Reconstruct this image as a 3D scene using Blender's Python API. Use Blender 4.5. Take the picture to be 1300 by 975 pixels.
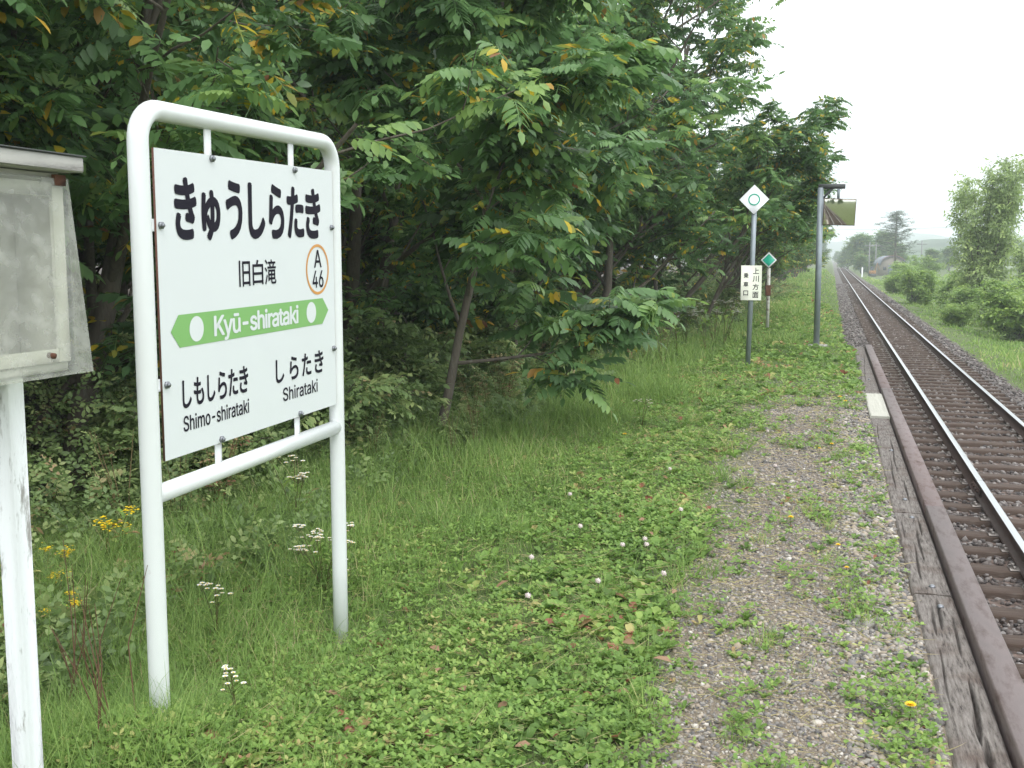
import bpy, math, random
import numpy as np
from mathutils import Vector, Matrix, Quaternion

R = math.radians
for o in list(bpy.data.objects):
    bpy.data.objects.remove(o, do_unlink=True)
scene = bpy.context.scene
C = scene.collection

# ------------------------------------------------------------------ camera
cam_d = bpy.data.cameras.new('camera')
cam = bpy.data.objects.new('camera', cam_d)
C.objects.link(cam)
cam.location = (0, 0, 1.65)
fwd = Vector((-0.2800, 0.9528, -0.1169))
cam.rotation_euler = fwd.to_track_quat('-Z', 'Y').to_euler()
cam_d.sensor_width = 36
cam_d.lens = 36 * 1372 / 1300
cam_d.clip_start = 0.05
cam_d.clip_end = 9000
scene.camera = cam

# ------------------------------------------------------------------ world, sun, exposure
w = bpy.data.worlds.new('World'); scene.world = w; w.use_nodes = True
nt = w.node_tree; nt.nodes.clear()
out = nt.nodes.new('ShaderNodeOutputWorld'); bg = nt.nodes.new('ShaderNodeBackground')
sky = nt.nodes.new('ShaderNodeTexSky'); sky.sky_type = 'NISHITA'; sky.sun_disc = False
sky.sun_elevation = R(58); sky.sun_rotation = R(140); sky.dust_density = 4; sky.air_density = 1.0
hsv = nt.nodes.new('ShaderNodeHueSaturation'); hsv.inputs['Saturation'].default_value = 0.10
mx = nt.nodes.new('ShaderNodeMix'); mx.data_type = 'RGBA'; mx.inputs['Factor'].default_value = 0.72
mx.inputs['B'].default_value = (15.2, 15.8, 16.2, 1)          # the even white cloud layer over the sky
nt.links.new(sky.outputs[0], hsv.inputs['Color']); nt.links.new(hsv.outputs[0], mx.inputs['A'])
nt.links.new(mx.outputs['Result'], bg.inputs[0]); nt.links.new(bg.outputs[0], out.inputs[0])
bg.inputs[1].default_value = 0.13
sun_d = bpy.data.lights.new('sun', 'SUN'); sun = bpy.data.objects.new('sun', sun_d); C.objects.link(sun)
sun_d.energy = 1.0; sun_d.angle = R(30); sun_d.color = (1, .97, .93)
az = R(140)
sdir = Vector((math.sin(az) * math.cos(R(58)), math.cos(az) * math.cos(R(58)), math.sin(R(58))))
sun.rotation_euler = (-sdir).to_track_quat('-Z', 'Y').to_euler()
vs = scene.view_settings
vs.view_transform = 'Standard'; vs.look = 'None'; vs.gamma = 1; vs.use_curve_mapping = False
vs.exposure = 0.38
scene.cycles.max_bounces = 8; scene.cycles.transparent_max_bounces = 12
scene.cycles.diffuse_bounces = 5; scene.cycles.volume_bounces = 1

# ------------------------------------------------------------------ tagging helpers
def tag(o, label=None, cat=None, group=None, kind=None):
    if label: o['label'] = label
    if cat: o['category'] = cat
    if group: o['group'] = group
    if kind: o['kind'] = kind
    return o

def empty(name, loc=(0, 0, 0), rz=0):
    o = bpy.data.objects.new(name, None); C.objects.link(o)
    o.location = loc; o.rotation_euler = (0, 0, rz); o.empty_display_size = .1
    return o

def copy_tree(o, parent=None):
    c = o.copy(); C.objects.link(c); c.parent = parent
    for ch in list(o.children): copy_tree(ch, c)
    return c

# ------------------------------------------------------------------ material helpers
def mat(name):
    m = bpy.data.materials.new(name); m.use_nodes = True
    n = m.node_tree.nodes; l = m.node_tree.links
    return m, n, l, n['Principled BSDF']

def simple(name, col, rough=.5, metal=0, var=.12, scale=12, bump=.0, bscale=60, dirt=None, dirt_scale=4, dirt_lo=.55, dirt_hi=.75, stretch=(1, 1, 1)):
    m, n, l, b = mat(name)
    tc = n.new('ShaderNodeTexCoord'); mp = n.new('ShaderNodeMapping'); mp.inputs['Scale'].default_value = stretch
    l.new(tc.outputs['Object'], mp.inputs[0])
    ns = n.new('ShaderNodeTexNoise'); ns.inputs['Scale'].default_value = scale; ns.inputs['Detail'].default_value = 6
    l.new(mp.outputs[0], ns.inputs['Vector'])
    mixn = n.new('ShaderNodeMix'); mixn.data_type = 'RGBA'
    a = [c * (1 - var) for c in col[:3]] + [1]; c2 = [min(1, c * (1 + var)) for c in col[:3]] + [1]
    mixn.inputs['A'].default_value = a; mixn.inputs['B'].default_value = c2
    l.new(ns.outputs['Fac'], mixn.inputs['Factor'])
    res = mixn.outputs['Result']
    if dirt:
        n2 = n.new('ShaderNodeTexNoise'); n2.inputs['Scale'].default_value = dirt_scale; n2.inputs['Detail'].default_value = 9
        n2.inputs['Roughness'].default_value = .7
        l.new(mp.outputs[0], n2.inputs['Vector'])
        mr = n.new('ShaderNodeMapRange'); mr.inputs['From Min'].default_value = dirt_lo; mr.inputs['From Max'].default_value = dirt_hi
        l.new(n2.outputs['Fac'], mr.inputs['Value'])
        m2 = n.new('ShaderNodeMix'); m2.data_type = 'RGBA'
        l.new(mr.outputs[0], m2.inputs['Factor']); l.new(res, m2.inputs['A']); m2.inputs['B'].default_value = (*dirt, 1)
        res = m2.outputs['Result']
    l.new(res, b.inputs['Base Color'])
    b.inputs['Roughness'].default_value = rough; b.inputs['Metallic'].default_value = metal
    if bump:
        n3 = n.new('ShaderNodeTexNoise'); n3.inputs['Scale'].default_value = bscale; n3.inputs['Detail'].default_value = 5
        l.new(mp.outputs[0], n3.inputs['Vector'])
        bp = n.new('ShaderNodeBump'); bp.inputs['Strength'].default_value = bump; bp.inputs['Distance'].default_value = .01
        l.new(n3.outputs['Fac'], bp.inputs['Height']); l.new(bp.outputs[0], b.inputs['Normal'])
    return m

def leafy(name, stops, rough=.45, trans=.3, spec=.5):
    """leaf material: per-leaf 'tint' attribute picks the leaf's own colour"""
    m, n, l, b = mat(name)
    at = n.new('ShaderNodeAttribute'); at.attribute_name = 'tint'
    cr = n.new('ShaderNodeValToRGB')
    cr.color_ramp.elements.remove(cr.color_ramp.elements[0])
    first = True
    for p, c in stops:
        e = cr.color_ramp.elements[0] if first else cr.color_ramp.elements.new(p)
        e.position = p; e.color = (*c, 1); first = False
    l.new(at.outputs['Fac'], cr.inputs[0])
    tc = n.new('ShaderNodeTexCoord'); ns = n.new('ShaderNodeTexNoise'); ns.inputs['Scale'].default_value = 9
    l.new(tc.outputs['Object'], ns.inputs['Vector'])
    hs = n.new('ShaderNodeHueSaturation')
    mr = n.new('ShaderNodeMapRange'); mr.inputs['To Min'].default_value = .75; mr.inputs['To Max'].default_value = 1.25
    l.new(ns.outputs['Fac'], mr.inputs['Value']); l.new(mr.outputs[0], hs.inputs['Value']); l.new(cr.outputs[0], hs.inputs['Color'])
    l.new(hs.outputs[0], b.inputs['Base Color'])
    b.inputs['Roughness'].default_value = rough
    b.inputs['Specular IOR Level'].default_value = spec
    tr = n.new('ShaderNodeBsdfTranslucent'); ms = n.new('ShaderNodeMixShader'); ms.inputs[0].default_value = trans
    l.new(hs.outputs[0], tr.inputs[0]); l.new(b.outputs[0], ms.inputs[1]); l.new(tr.outputs[0], ms.inputs[2])
    l.new(ms.outputs[0], n['Material Output'].inputs[0])
    return m

M = {}
M['white_tube'] = simple('white_paint', (.72, .75, .75), .28, var=.03, scale=5, dirt=(.42, .38, .31), dirt_scale=13, dirt_lo=.66, dirt_hi=.80)
M['board'] = simple('board_white', (.68, .715, .725), .5, var=.02, scale=3, dirt=(.55, .55, .52), dirt_scale=2.5, dirt_lo=.66, dirt_hi=.9)
M['ink'] = simple('black_lettering', (.014, .012, .022), .75, var=.1); M['ink'].node_tree.nodes['Principled BSDF'].inputs['Specular IOR Level'].default_value = .15
M['green_ink'] = simple('green_band', (.205, .44, .135), .4, var=.04)
M['orange_ink'] = simple('orange_ring', (.62, .28, .06), .4, var=.05)
M['bolt'] = simple('zinc_bolt', (.23, .24, .26), .4, .7, var=.2, scale=60)
M['gap'] = simple('board_edge', (.16, .07, .05), .6)
M['galv'] = simple('galvanised_steel', (.27, .31, .34), .5, .35, var=.2, scale=9, dirt=(.2, .17, .15), dirt_scale=6, dirt_lo=.62, dirt_hi=.8)
M['sign_white'] = simple('sign_white', (.80, .83, .84), .6, var=.03)
M['cream'] = simple('cream_plate', (.70, .72, .60), .4, var=.05, dirt=(.4, .38, .28), dirt_scale=8, dirt_lo=.64, dirt_hi=.8)
M['teal'] = simple('teal_green', (.015, .46, .30), .35, var=.05)
M['rust'] = simple('rust', (.11, .045, .025), .85, var=.4, scale=20, bump=.3)
M['dirty_white'] = simple('dirty_white_post', (.6, .6, .55), .6, var=.12, scale=7, dirt=(.16, .09, .05), dirt_scale=5, dirt_lo=.5, dirt_hi=.62)
M['dark_arm'] = simple('dark_weathered_arm', (.07, .075, .075), .75, var=.35, scale=14, bump=.2)
M['mirror_frame'] = simple('mirror_frame', (.10, .06, .045), .6, var=.3)
m, n, l, b = mat('mirror_glass'); b.inputs['Base Color'].default_value = (.72, .70, .62, 1); b.inputs['Metallic'].default_value = 1; b.inputs['Roughness'].default_value = .05
ns = n.new('ShaderNodeTexNoise'); ns.inputs['Scale'].default_value = 3
mr = n.new('ShaderNodeMapRange'); mr.inputs['To Min'].default_value = .01; mr.inputs['To Max'].default_value = .05
l.new(ns.outputs['Fac'], mr.inputs['Value']); l.new(mr.outputs[0], b.inputs['Roughness'])
M['mirror'] = m
M['old_white_wood'] = simple('old_white_painted_wood', (.60, .63, .63), .6, var=.05, scale=6, bump=.25, bscale=30, dirt=(.22, .22, .20), dirt_scale=7, dirt_lo=.55, dirt_hi=.66, stretch=(4, 4, 1.0))
M['box_wood'] = simple('box_grey_wood', (.36, .36, .33), .8, var=.2, scale=10, bump=.3, bscale=50, dirt=(.14, .10, .07), dirt_scale=7, dirt_lo=.6, dirt_hi=.75, stretch=(2, .6, 2))
M['box_inside'] = simple('box_inside_board', (.56, .55, .50), .8, var=.08, scale=4, dirt=(.3, .24, .18), dirt_scale=5, dirt_lo=.62, dirt_hi=.8)
m, n, l, b = mat('milky_acrylic')
b.inputs['Base Color'].default_value = (.60, .61, .56, 1); b.inputs['Roughness'].default_value = .22
ns = n.new('ShaderNodeTexNoise'); ns.inputs['Scale'].default_value = 9; ns.inputs['Detail'].default_value = 8
mr = n.new('ShaderNodeMapRange'); mr.inputs['From Min'].default_value = .35; mr.inputs['From Max'].default_value = .75; mr.inputs['To Min'].default_value = .22; mr.inputs['To Max'].default_value = .46
tp = n.new('ShaderNodeBsdfTransparent'); tp.inputs[0].default_value = (.84, .86, .80, 1); ms = n.new('ShaderNodeMixShader')
l.new(ns.outputs['Fac'], mr.inputs['Value']); l.new(mr.outputs[0], ms.inputs[0]); l.new(tp.outputs[0], ms.inputs[1]); l.new(b.outputs[0], ms.inputs[2]); l.new(ms.outputs[0], n['Material Output'].inputs[0])
M['acrylic'] = m
M['railside'] = simple('rail_rusty_side', (.085, .055, .045), .8, var=.3, scale=14, bump=.2)
M['railtop'] = simple('rail_polished_head', (.50, .51, .52), .32, 1, var=.05, scale=3)
M['beam'] = simple('rusty_steel_edge_beam', (.185, .145, .14), .66, var=.35, scale=5, bump=.15, bscale=90, dirt=(.085, .05, .042), dirt_scale=5, dirt_lo=.47, dirt_hi=.66, stretch=(3, .8, 3))
M['sleeper'] = simple('creosoted_timber', (.075, .05, .038), .9, var=.45, scale=9, bump=.5, bscale=30, dirt=(.15, .12, .10), dirt_scale=5, dirt_lo=.55, dirt_hi=.75, stretch=(.6, 6, 3))
M['plate_metal'] = simple('worn_tie_plate', (.30, .27, .25), .5, .5, var=.3, scale=30)
M['pale_plank'] = simple('pale_new_board', (.46, .45, .39), .8, var=.1, scale=14, bump=.2, dirt=(.2, .18, .15), dirt_scale=9, dirt_lo=.62, dirt_hi=.75)
M['concrete'] = simple('concrete', (.36, .35, .32), .9, var=.12, scale=14, bump=.3)
M['roof_grey'] = simple('barn_roof', (.15, .17, .20), .6, var=.1, scale=.6)
M['barn_wall'] = simple('barn_wall', (.24, .21, .18), .8, var=.12, scale=.5)
M['red_trim'] = simple('red_trim', (.5, .09, .06), .5)
M['orange_machine'] = simple('orange_machine', (.30, .15, .05), .7)
M['glass_dark'] = simple('dark_glass', (.03, .04, .05), .15)
M['pole_wood'] = simple('utility_pole_grey', (.2, .2, .2), .8)

# aged timber of the platform edge: grain along Y, checks and stains
m, n, l, b = mat('weathered_edge_timber')
tc = n.new('ShaderNodeTexCoord'); mp = n.new('ShaderNodeMapping'); mp.inputs['Scale'].default_value = (40, 4.5, 10)
l.new(tc.outputs['Object'], mp.inputs[0])
g = n.new('ShaderNodeTexNoise'); g.inputs['Scale'].default_value = 2.2; g.inputs['Detail'].default_value = 9; g.inputs['Roughness'].default_value = .7
l.new(mp.outputs[0], g.inputs['Vector'])
cr = n.new('ShaderNodeValToRGB'); e = cr.color_ramp.elements
e[0].position = .33; e[0].color = (.025, .018, .016, 1); e[1].position = .7; e[1].color = (.27, .245, .225, 1)
x = e.new(.46); x.color = (.145, .125, .112, 1)
l.new(g.outputs['Fac'], cr.inputs[0])
st = n.new('ShaderNodeTexNoise'); st.inputs['Scale'].default_value = 3.5; st.inputs['Detail'].default_value = 6; l.new(tc.outputs['Object'], st.inputs['Vector'])
mr = n.new('ShaderNodeMapRange'); mr.inputs['From Min'].default_value = .5; mr.inputs['From Max'].default_value = .7; l.new(st.outputs['Fac'], mr.inputs['Value'])
mm = n.new('ShaderNodeMix'); mm.data_type = 'RGBA'; mm.blend_type = 'MULTIPLY'
l.new(mr.outputs[0], mm.inputs['Factor']); l.new(cr.outputs[0], mm.inputs['A']); mm.inputs['B'].default_value = (.55, .42, .36, 1)
l.new(mm.outputs['Result'], b.inputs['Base Color']); b.inputs['Roughness'].default_value = .9
bp = n.new('ShaderNodeBump'); bp.inputs['Strength'].default_value = .7; bp.inputs['Distance'].default_value = .008
l.new(g.outputs['Fac'], bp.inputs['Height']); l.new(bp.outputs[0], b.inputs['Normal'])
M['edge_timber'] = m

M['bark'] = simple('grey_brown_bark', (.125, .105, .085), .9, var=.45, scale=14, bump=.6, bscale=25, dirt=(.21, .20, .17), dirt_scale=6, dirt_lo=.55, dirt_hi=.75, stretch=(3, 3, .7))
M['stem'] = leafy('stem_green_brown', [(0, (.10, .13, .04)), (.6, (.16, .12, .05)), (1, (.14, .07, .04))], .7, .1)
# leaves of the walnut wood
M['walnut'] = leafy('walnut_leaf', [(0, (0.076, 0.133, 0.048)), (.35, (0.129, 0.230, 0.072)), (.70, (0.199, 0.320, 0.094)), (.87, (0.293, 0.414, 0.113)), (.93, (0.510, 0.429, 0.068)), (.96, (.76, .58, .05)), (.988, (.66, .42, .06)), (1, (0.235, 0.107, 0.072))], .42, .48, .45)
M['walnut_front'] = leafy('walnut_leaf_front', [(0, (0.082, 0.155, 0.065)), (.35, (0.134, 0.254, 0.095)), (.72, (0.197, 0.346, 0.123)), (.91, (0.293, 0.445, 0.128)), (.945, (.38, .37, .06)), (.965, (.78, .60, .05)), (.988, (.66, .42, .06)), (1, (0.255, 0.104, 0.068))], .38, .46, .45)
M['light_leaf'] = leafy('light_green_leaf', [(0, (0.241, 0.323, 0.145)), (.5, (0.386, 0.505, 0.209)), (.9, (0.515, 0.632, 0.241)), (1, (.42, .38, .18))], .45, .45)
M['bush_leaf'] = leafy('bush_leaf', [(0, (0.135, 0.216, 0.065)), (.5, (0.257, 0.396, 0.104)), (.93, (0.392, 0.528, 0.130)), (1, (.40, .26, .12))], .45, .42)
M['pine_leaf'] = leafy('pine_needles', [(0, (.05, .085, .055)), (1, (.11, .15, .08))], .6, .15)
M['under'] = leafy('undergrowth_leaf', [(0, (0.100, 0.153, 0.061)), (.5, (0.220, 0.322, 0.113)), (.82, (0.400, 0.467, 0.190)), (.92, (0.528, 0.364, 0.210)), (1, (0.288, 0.126, 0.090))], .55, .35)
M['grass'] = leafy('grass_blade', [(0, (0.144, 0.242, 0.068)), (.45, (0.251, 0.389, 0.103)), (.78, (0.371, 0.496, 0.148)), (.90, (0.598, 0.529, 0.264)), (1, (.58, .48, .30))], .5, .42, .3)
M['weed'] = leafy('broad_weed_leaf', [(0, (0.129, 0.223, 0.057)), (.45, (0.222, 0.363, 0.085)), (.76, (0.339, 0.479, 0.125)), (.89, (0.546, 0.506, 0.204)), (.95, (.44, .27, .15)), (1, (0.390, 0.161, 0.108))], .5, .4, .3)
M['petal_y'] = simple('yellow_petal', (.85, .60, .01), .6, var=.15, scale=40)
M['petal_w'] = simple('white_petal', (.78, .76, .74), .6, var=.06, scale=40)
M['clover'] = simple('clover_bloom', (.70, .60, .58), .7, var=.12, scale=80)
M['brown_leaf'] = simple('dead_leaf', (.26, .155, .09), .7, var=.3, scale=30)
M['yellow_leaf'] = simple('yellow_leaf', (.72, .52, .16), .6, var=.15, scale=30)

def stone_mat(name, stops, rough=.85):
    m, n, l, b = mat(name)
    at = n.new('ShaderNodeAttribute'); at.attribute_name = 'tint'
    cr = n.new('ShaderNodeValToRGB'); cr.color_ramp.elements.remove(cr.color_ramp.elements[0]); first = True
    for p, c in stops:
        e = cr.color_ramp.elements[0] if first else cr.color_ramp.elements.new(p)
        e.position = p; e.color = (*c, 1); first = False
    l.new(at.outputs['Fac'], cr.inputs[0])
    tc = n.new('ShaderNodeTexCoord'); ns = n.new('ShaderNodeTexNoise'); ns.inputs['Scale'].default_value = 45; ns.inputs['Detail'].default_value = 4
    l.new(tc.outputs['Object'], ns.inputs['Vector'])
    mr = n.new('ShaderNodeMapRange'); mr.inputs['To Min'].default_value = .65; mr.inputs['To Max'].default_value = 1.35
    l.new(ns.outputs['Fac'], mr.inputs['Value'])
    hs = n.new('ShaderNodeHueSaturation'); l.new(mr.outputs[0], hs.inputs['Value']); l.new(cr.outputs[0], hs.inputs['Color'])
    l.new(hs.outputs[0], b.inputs['Base Color']); b.inputs['Roughness'].default_value = rough
    return m
M['pebble'] = stone_mat('platform_pebbles', [(0, (0.102, 0.095, 0.094)), (.3, (0.204, 0.189, 0.181)), (.6, (0.312, 0.287, 0.256)), (.8, (0.360, 0.293, 0.231)), (.93, (.42, .37, .31)), (1, (.62, .59, .55))])
M['ballast_stone'] = stone_mat('ballast_stones', [(0, (0.052, 0.046, 0.046)), (.4, (0.109, 0.088, 0.081)), (.75, (0.178, 0.156, 0.145)), (.93, (0.253, 0.234, 0.225)), (1, (.36, .32, .29))])

# ground: soil, gravel strip and thin green by real position on the ground
m, n, l, b = mat('ground_soil')
geo = n.new('ShaderNodeNewGeometry'); sep = n.new('ShaderNodeSeparateXYZ'); l.new(geo.outputs['Position'], sep.inputs[0])
n1 = n.new('ShaderNodeTexNoise'); n1.inputs['Scale'].default_value = 1.1; n1.inputs['Detail'].default_value = 6; l.new(geo.outputs['Position'], n1.inputs['Vector'])
n2 = n.new('ShaderNodeTexNoise'); n2.inputs['Scale'].default_value = 60; n2.inputs['Detail'].default_value = 8; n2.inputs['Roughness'].default_value = .75; l.new(geo.outputs['Position'], n2.inputs['Vector'])
vor = n.new('ShaderNodeTexVoronoi'); vor.inputs['Scale'].default_value = 75; l.new(geo.outputs['Position'], vor.inputs['Vector'])
grav = n.new('ShaderNodeValToRGB'); e = grav.color_ramp.elements
e[0].position = .25; e[0].color = (.085, .065, .048, 1); e[1].position = .75; e[1].color = (.30, .25, .19, 1)
l.new(n2.outputs['Fac'], grav.inputs[0])
soil = n.new('ShaderNodeValToRGB'); e = soil.color_ramp.elements
e[0].position = .3; e[0].color = (.05, .07, .025, 1); e[1].position = .7; e[1].color = (.15, .20, .06, 1)
l.new(n2.outputs['Fac'], soil.inputs[0])
# gravel mask: x between about -0.7 and 0.6, up to y = 21
def mth(op, a, bb=None, clamp=False):
    q = n.new('ShaderNodeMath'); q.operation = op; q.use_clamp = clamp
    for i, v in enumerate((a, bb)):
        if v is None: continue
        if isinstance(v, (int, float)): q.inputs[i].default_value = v
        else: l.new(v, q.inputs[i])
    return q.outputs[0]
xx = mth('ADD', sep.outputs['X'], mth('MULTIPLY', mth('SUBTRACT', n1.outputs['Fac'], .5), 1.2))
ga = mth('MULTIPLY', mth('ADD', xx, .85), 3.0, True)
gb = mth('MULTIPLY', mth('SUBTRACT', 14.5, sep.outputs['Y']), .35, True)
gm = mth('MULTIPLY', ga, gb)
gm = mth('MULTIPLY', gm, mth('LESS_THAN', sep.outputs['X'], 1.0))
mx1 = n.new('ShaderNodeMix'); mx1.data_type = 'RGBA'
l.new(gm, mx1.inputs['Factor']); l.new(soil.outputs[0], mx1.inputs['A']); l.new(grav.outputs[0], mx1.inputs['B'])
# woodland floor: dark litter west of x = -3.6
wd = mth('MULTIPLY', mth('SUBTRACT', mth('MULTIPLY', sep.outputs['X'], -1), 3.5), 1.4, True)
lit = n.new('ShaderNodeValToRGB'); e = lit.color_ramp.elements
e[0].position = .3; e[0].color = (.018, .014, .008, 1); e[1].position = .75; e[1].color = (.075, .05, .03, 1)
l.new(n2.outputs['Fac'], lit.inputs[0])
mx2 = n.new('ShaderNodeMix'); mx2.data_type = 'RGBA'
l.new(wd, mx2.inputs['Factor']); l.new(mx1.outputs['Result'], mx2.inputs['A']); l.new(lit.outputs[0], mx2.inputs['B'])
l.new(mx2.outputs['Result'], b.inputs['Base Color']); b.inputs['Roughness'].default_value = .95
bp = n.new('ShaderNodeBump'); bp.inputs['Strength'].default_value = .7; bp.inputs['Distance'].default_value = .012
l.new(vor.outputs['Distance'], bp.inputs['Height']); l.new(bp.outputs[0], b.inputs['Normal'])
M['ground'] = m

m, n, l, b = mat('ballast_bed')
geo = n.new('ShaderNodeNewGeometry')
vor = n.new('ShaderNodeTexVoronoi'); vor.inputs['Scale'].default_value = 22; l.new(geo.outputs['Position'], vor.inputs['Vector'])
wn = n.new('ShaderNodeTexNoise'); wn.inputs['Scale'].default_value = .6; wn.inputs['Detail'].default_value = 4; l.new(geo.outputs['Position'], wn.inputs['Vector'])
sx = n.new('ShaderNodeSeparateXYZ'); l.new(geo.outputs['Position'], sx.inputs[0])
cr = n.new('ShaderNodeValToRGB'); e = cr.color_ramp.elements
e[0].position = 0; e[0].color = (.05, .045, .045, 1); e[1].position = 1; e[1].color = (.19, .165, .155, 1)
sc = n.new('ShaderNodeSeparateColor'); l.new(vor.outputs['Color'], sc.inputs[0]); l.new(sc.outputs[0], cr.inputs[0])
rs = n.new('ShaderNodeMix'); rs.data_type = 'RGBA'; rs.blend_type = 'MULTIPLY'
q = n.new('ShaderNodeMath'); q.operation = 'COMPARE'; q.inputs[1].default_value = 2.2; q.inputs[2].default_value = .95; l.new(sx.outputs['X'], q.inputs[0])
l.new(q.outputs[0], rs.inputs['Factor']); l.new(cr.outputs[0], rs.inputs['A']); rs.inputs['B'].default_value = (1.0, .82, .72, 1)
l.new(rs.outputs['Result'], b.inputs['Base Color']); b.inputs['Roughness'].default_value = .9
bp = n.new('ShaderNodeBump'); bp.inputs['Strength'].default_value = 1; bp.inputs['Distance'].default_value = .03
l.new(vor.outputs['Distance'], bp.inputs['Height']); l.new(bp.outputs[0], b.inputs['Normal'])
M['ballast'] = m

# ------------------------------------------------------------------ mesh helpers
class MB:
    """collects shapes, links them as ONE mesh object"""
    def __init__(s): s.v = []; s.f = []; s.mi = []; s.t = []; s.n = 0
    def add(s, V, F, mi=0, tint=None):
        V = np.asarray(V, float).reshape(-1, 3)
        s.v.append(V); s.t.append(np.zeros(len(V)) if tint is None else np.broadcast_to(np.asarray(tint, float), (len(V),)))
        if isinstance(F, np.ndarray): fs = [F]
        else:
            by = {}
            for f in F: by.setdefault(len(f), []).append(f)
            fs = [np.array(q) for q in by.values()]
        for q in fs:
            s.f.append(q + s.n); s.mi.append(np.full(len(q), mi))
        s.n += len(V); return s
    def box(s, lo, hi, mi=0, rot=None, at=(0, 0, 0), bev=0.0):
        x0, y0, z0 = lo; x1, y1, z1 = hi
        if bev:
            V = []; c = [(x0 + x1) / 2, (y0 + y1) / 2, (z0 + z1) / 2]; h = [(x1 - x0) / 2, (y1 - y0) / 2, (z1 - z0) / 2]
            import itertools
            idx = {}
            for sx, sy, sz in itertools.product((-1, 1), repeat=3):
                for ax in range(3):
                    p = [sx * (h[0] - bev), sy * (h[1] - bev), sz * (h[2] - bev)]; p[ax] = (sx, sy, sz)[ax] * h[ax]
                    idx[(sx, sy, sz, ax)] = len(V); V.append([c[i] + p[i] for i in range(3)])
            F = []
            for ax in range(3):
                o1, o2 = [a for a in range(3) if a != ax]
                for sg in (-1, 1):
                    q = []
                    for a, bq in ((-1, -1), (1, -1), (1, 1), (-1, 1)):
                        k = [0, 0, 0]; k[ax] = sg; k[o1] = a; k[o2] = bq; q.append(idx[(*k, ax)])
                    F.append(q)
            for ax in range(3):       # edges parallel to ax
                o1, o2 = [a for a in range(3) if a != ax]
                for a, bq in ((-1, -1), (1, -1), (1, 1), (-1, 1)):
                    k0 = [0, 0, 0]; k0[o1] = a; k0[o2] = bq; k1 = list(k0); k0[ax] = -1; k1[ax] = 1
                    F.append([idx[(*k0, o1)], idx[(*k1, o1)], idx[(*k1, o2)], idx[(*k0, o2)]])
            for k in itertools.product((-1, 1), repeat=3): F.append([idx[(*k, 0)], idx[(*k, 1)], idx[(*k, 2)]])
            V = np.array(V)
        else:
            V = np.array([(x0, y0, z0), (x1, y0, z0), (x1, y1, z0), (x0, y1, z0), (x0, y0, z1), (x1, y0, z1), (x1, y1, z1), (x0, y1, z1)], float)
            F = [(0, 3, 2, 1), (4, 5, 6, 7), (0, 1, 5, 4), (1, 2, 6, 5), (2, 3, 7, 6), (3, 0, 4, 7)]
        if rot is not None: V = V @ np.array(rot).T
        return s.add(V + np.array(at), F, mi)
    def tube(s, pts, rad, sides=12, mi=0, cap=True, tint=None):
        pts = np.array(pts, float); k = len(pts); rad = np.broadcast_to(rad, (k,))
        d = np.gradient(pts, axis=0); d /= np.linalg.norm(d, axis=1)[:, None] + 1e-12
        up = np.array([0, 0, 1.]) if abs(d[0, 2]) < .9 else np.array([1., 0, 0])
        u = np.cross(up, d[0]); u /= np.linalg.norm(u); V = []
        ang = np.linspace(0, 2 * np.pi, sides, endpoint=False)
        for i in range(k):
            u = u - d[i] * (u @ d[i]); u /= np.linalg.norm(u) + 1e-12; vv = np.cross(d[i], u)
            V.append(pts[i] + rad[i] * (np.cos(ang)[:, None] * u + np.sin(ang)[:, None] * vv))
        V = np.concatenate(V); a = np.arange(sides); bq = (a + 1) % sides
        F = np.concatenate([np.stack([i * sides + a, i * sides + bq, (i + 1) * sides + bq, (i + 1) * sides + a], 1) for i in range(k - 1)])
        base = s.n; s.add(V, F, mi, tint)
        if cap:
            s.f.append(np.array([[base + i for i in range(sides)][::-1]])); s.mi.append(np.full(1, mi))
            s.f.append(np.array([[base + (k - 1) * sides + i for i in range(sides)]])); s.mi.append(np.full(1, mi))
        return s
    def prism(s, poly, d0, d1, axis=1, mi=0):
        """poly in the plane across axis, extruded d0..d1 along it"""
        nn = len(poly); V = []
        for d in (d0, d1):
            for a, bq in poly:
                V.append({0: (d, a, bq), 1: (a, d, bq), 2: (a, bq, d)}[axis])
        F = [list(range(nn))[::-1], [nn + i for i in range(nn)]] + [[i, (i + 1) % nn, nn + (i + 1) % nn, nn + i] for i in range(nn)]
        return s.add(V, F, mi)
    def build(s, name, mats, parent=None, smooth=False, loc=None):
        me = bpy.data.meshes.new(name)
        V = np.concatenate(s.v); me.vertices.add(len(V)); me.vertices.foreach_set('co', V.ravel())
        nl = sum(q.size for q in s.f); npoly = sum(len(q) for q in s.f)
        me.loops.add(nl); me.polygons.add(npoly)
        me.loops.foreach_set('vertex_index', np.concatenate([q.ravel() for q in s.f]).astype(np.int32))
        tot = np.concatenate([np.full(len(q), q.shape[1]) for q in s.f])
        st = np.concatenate([[0], np.cumsum(tot)[:-1]])
        me.polygons.foreach_set('loop_start', st.astype(np.int32)); me.polygons.foreach_set('loop_total', tot.astype(np.int32))
        me.polygons.foreach_set('material_index', np.concatenate(s.mi).astype(np.int32))
        if smooth: me.polygons.foreach_set('use_smooth', np.ones(npoly, bool))
        T = np.concatenate(s.t)
        if T.any():
            a = me.attributes.new('tint', 'FLOAT', 'POINT'); a.data.foreach_set('value', T.astype(np.float32))
        me.update(calc_edges=True)
        if not isinstance(mats, (list, tuple)): mats = [mats]
        for q in mats: me.materials.append(q)
        o = bpy.data.objects.new(name, me); C.objects.link(o)
        if parent: o.parent = parent
        if loc is not None: o.location = loc
        if smooth == 'auto':
            me.set_sharp_from_angle(angle=R(40))
        return o

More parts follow.
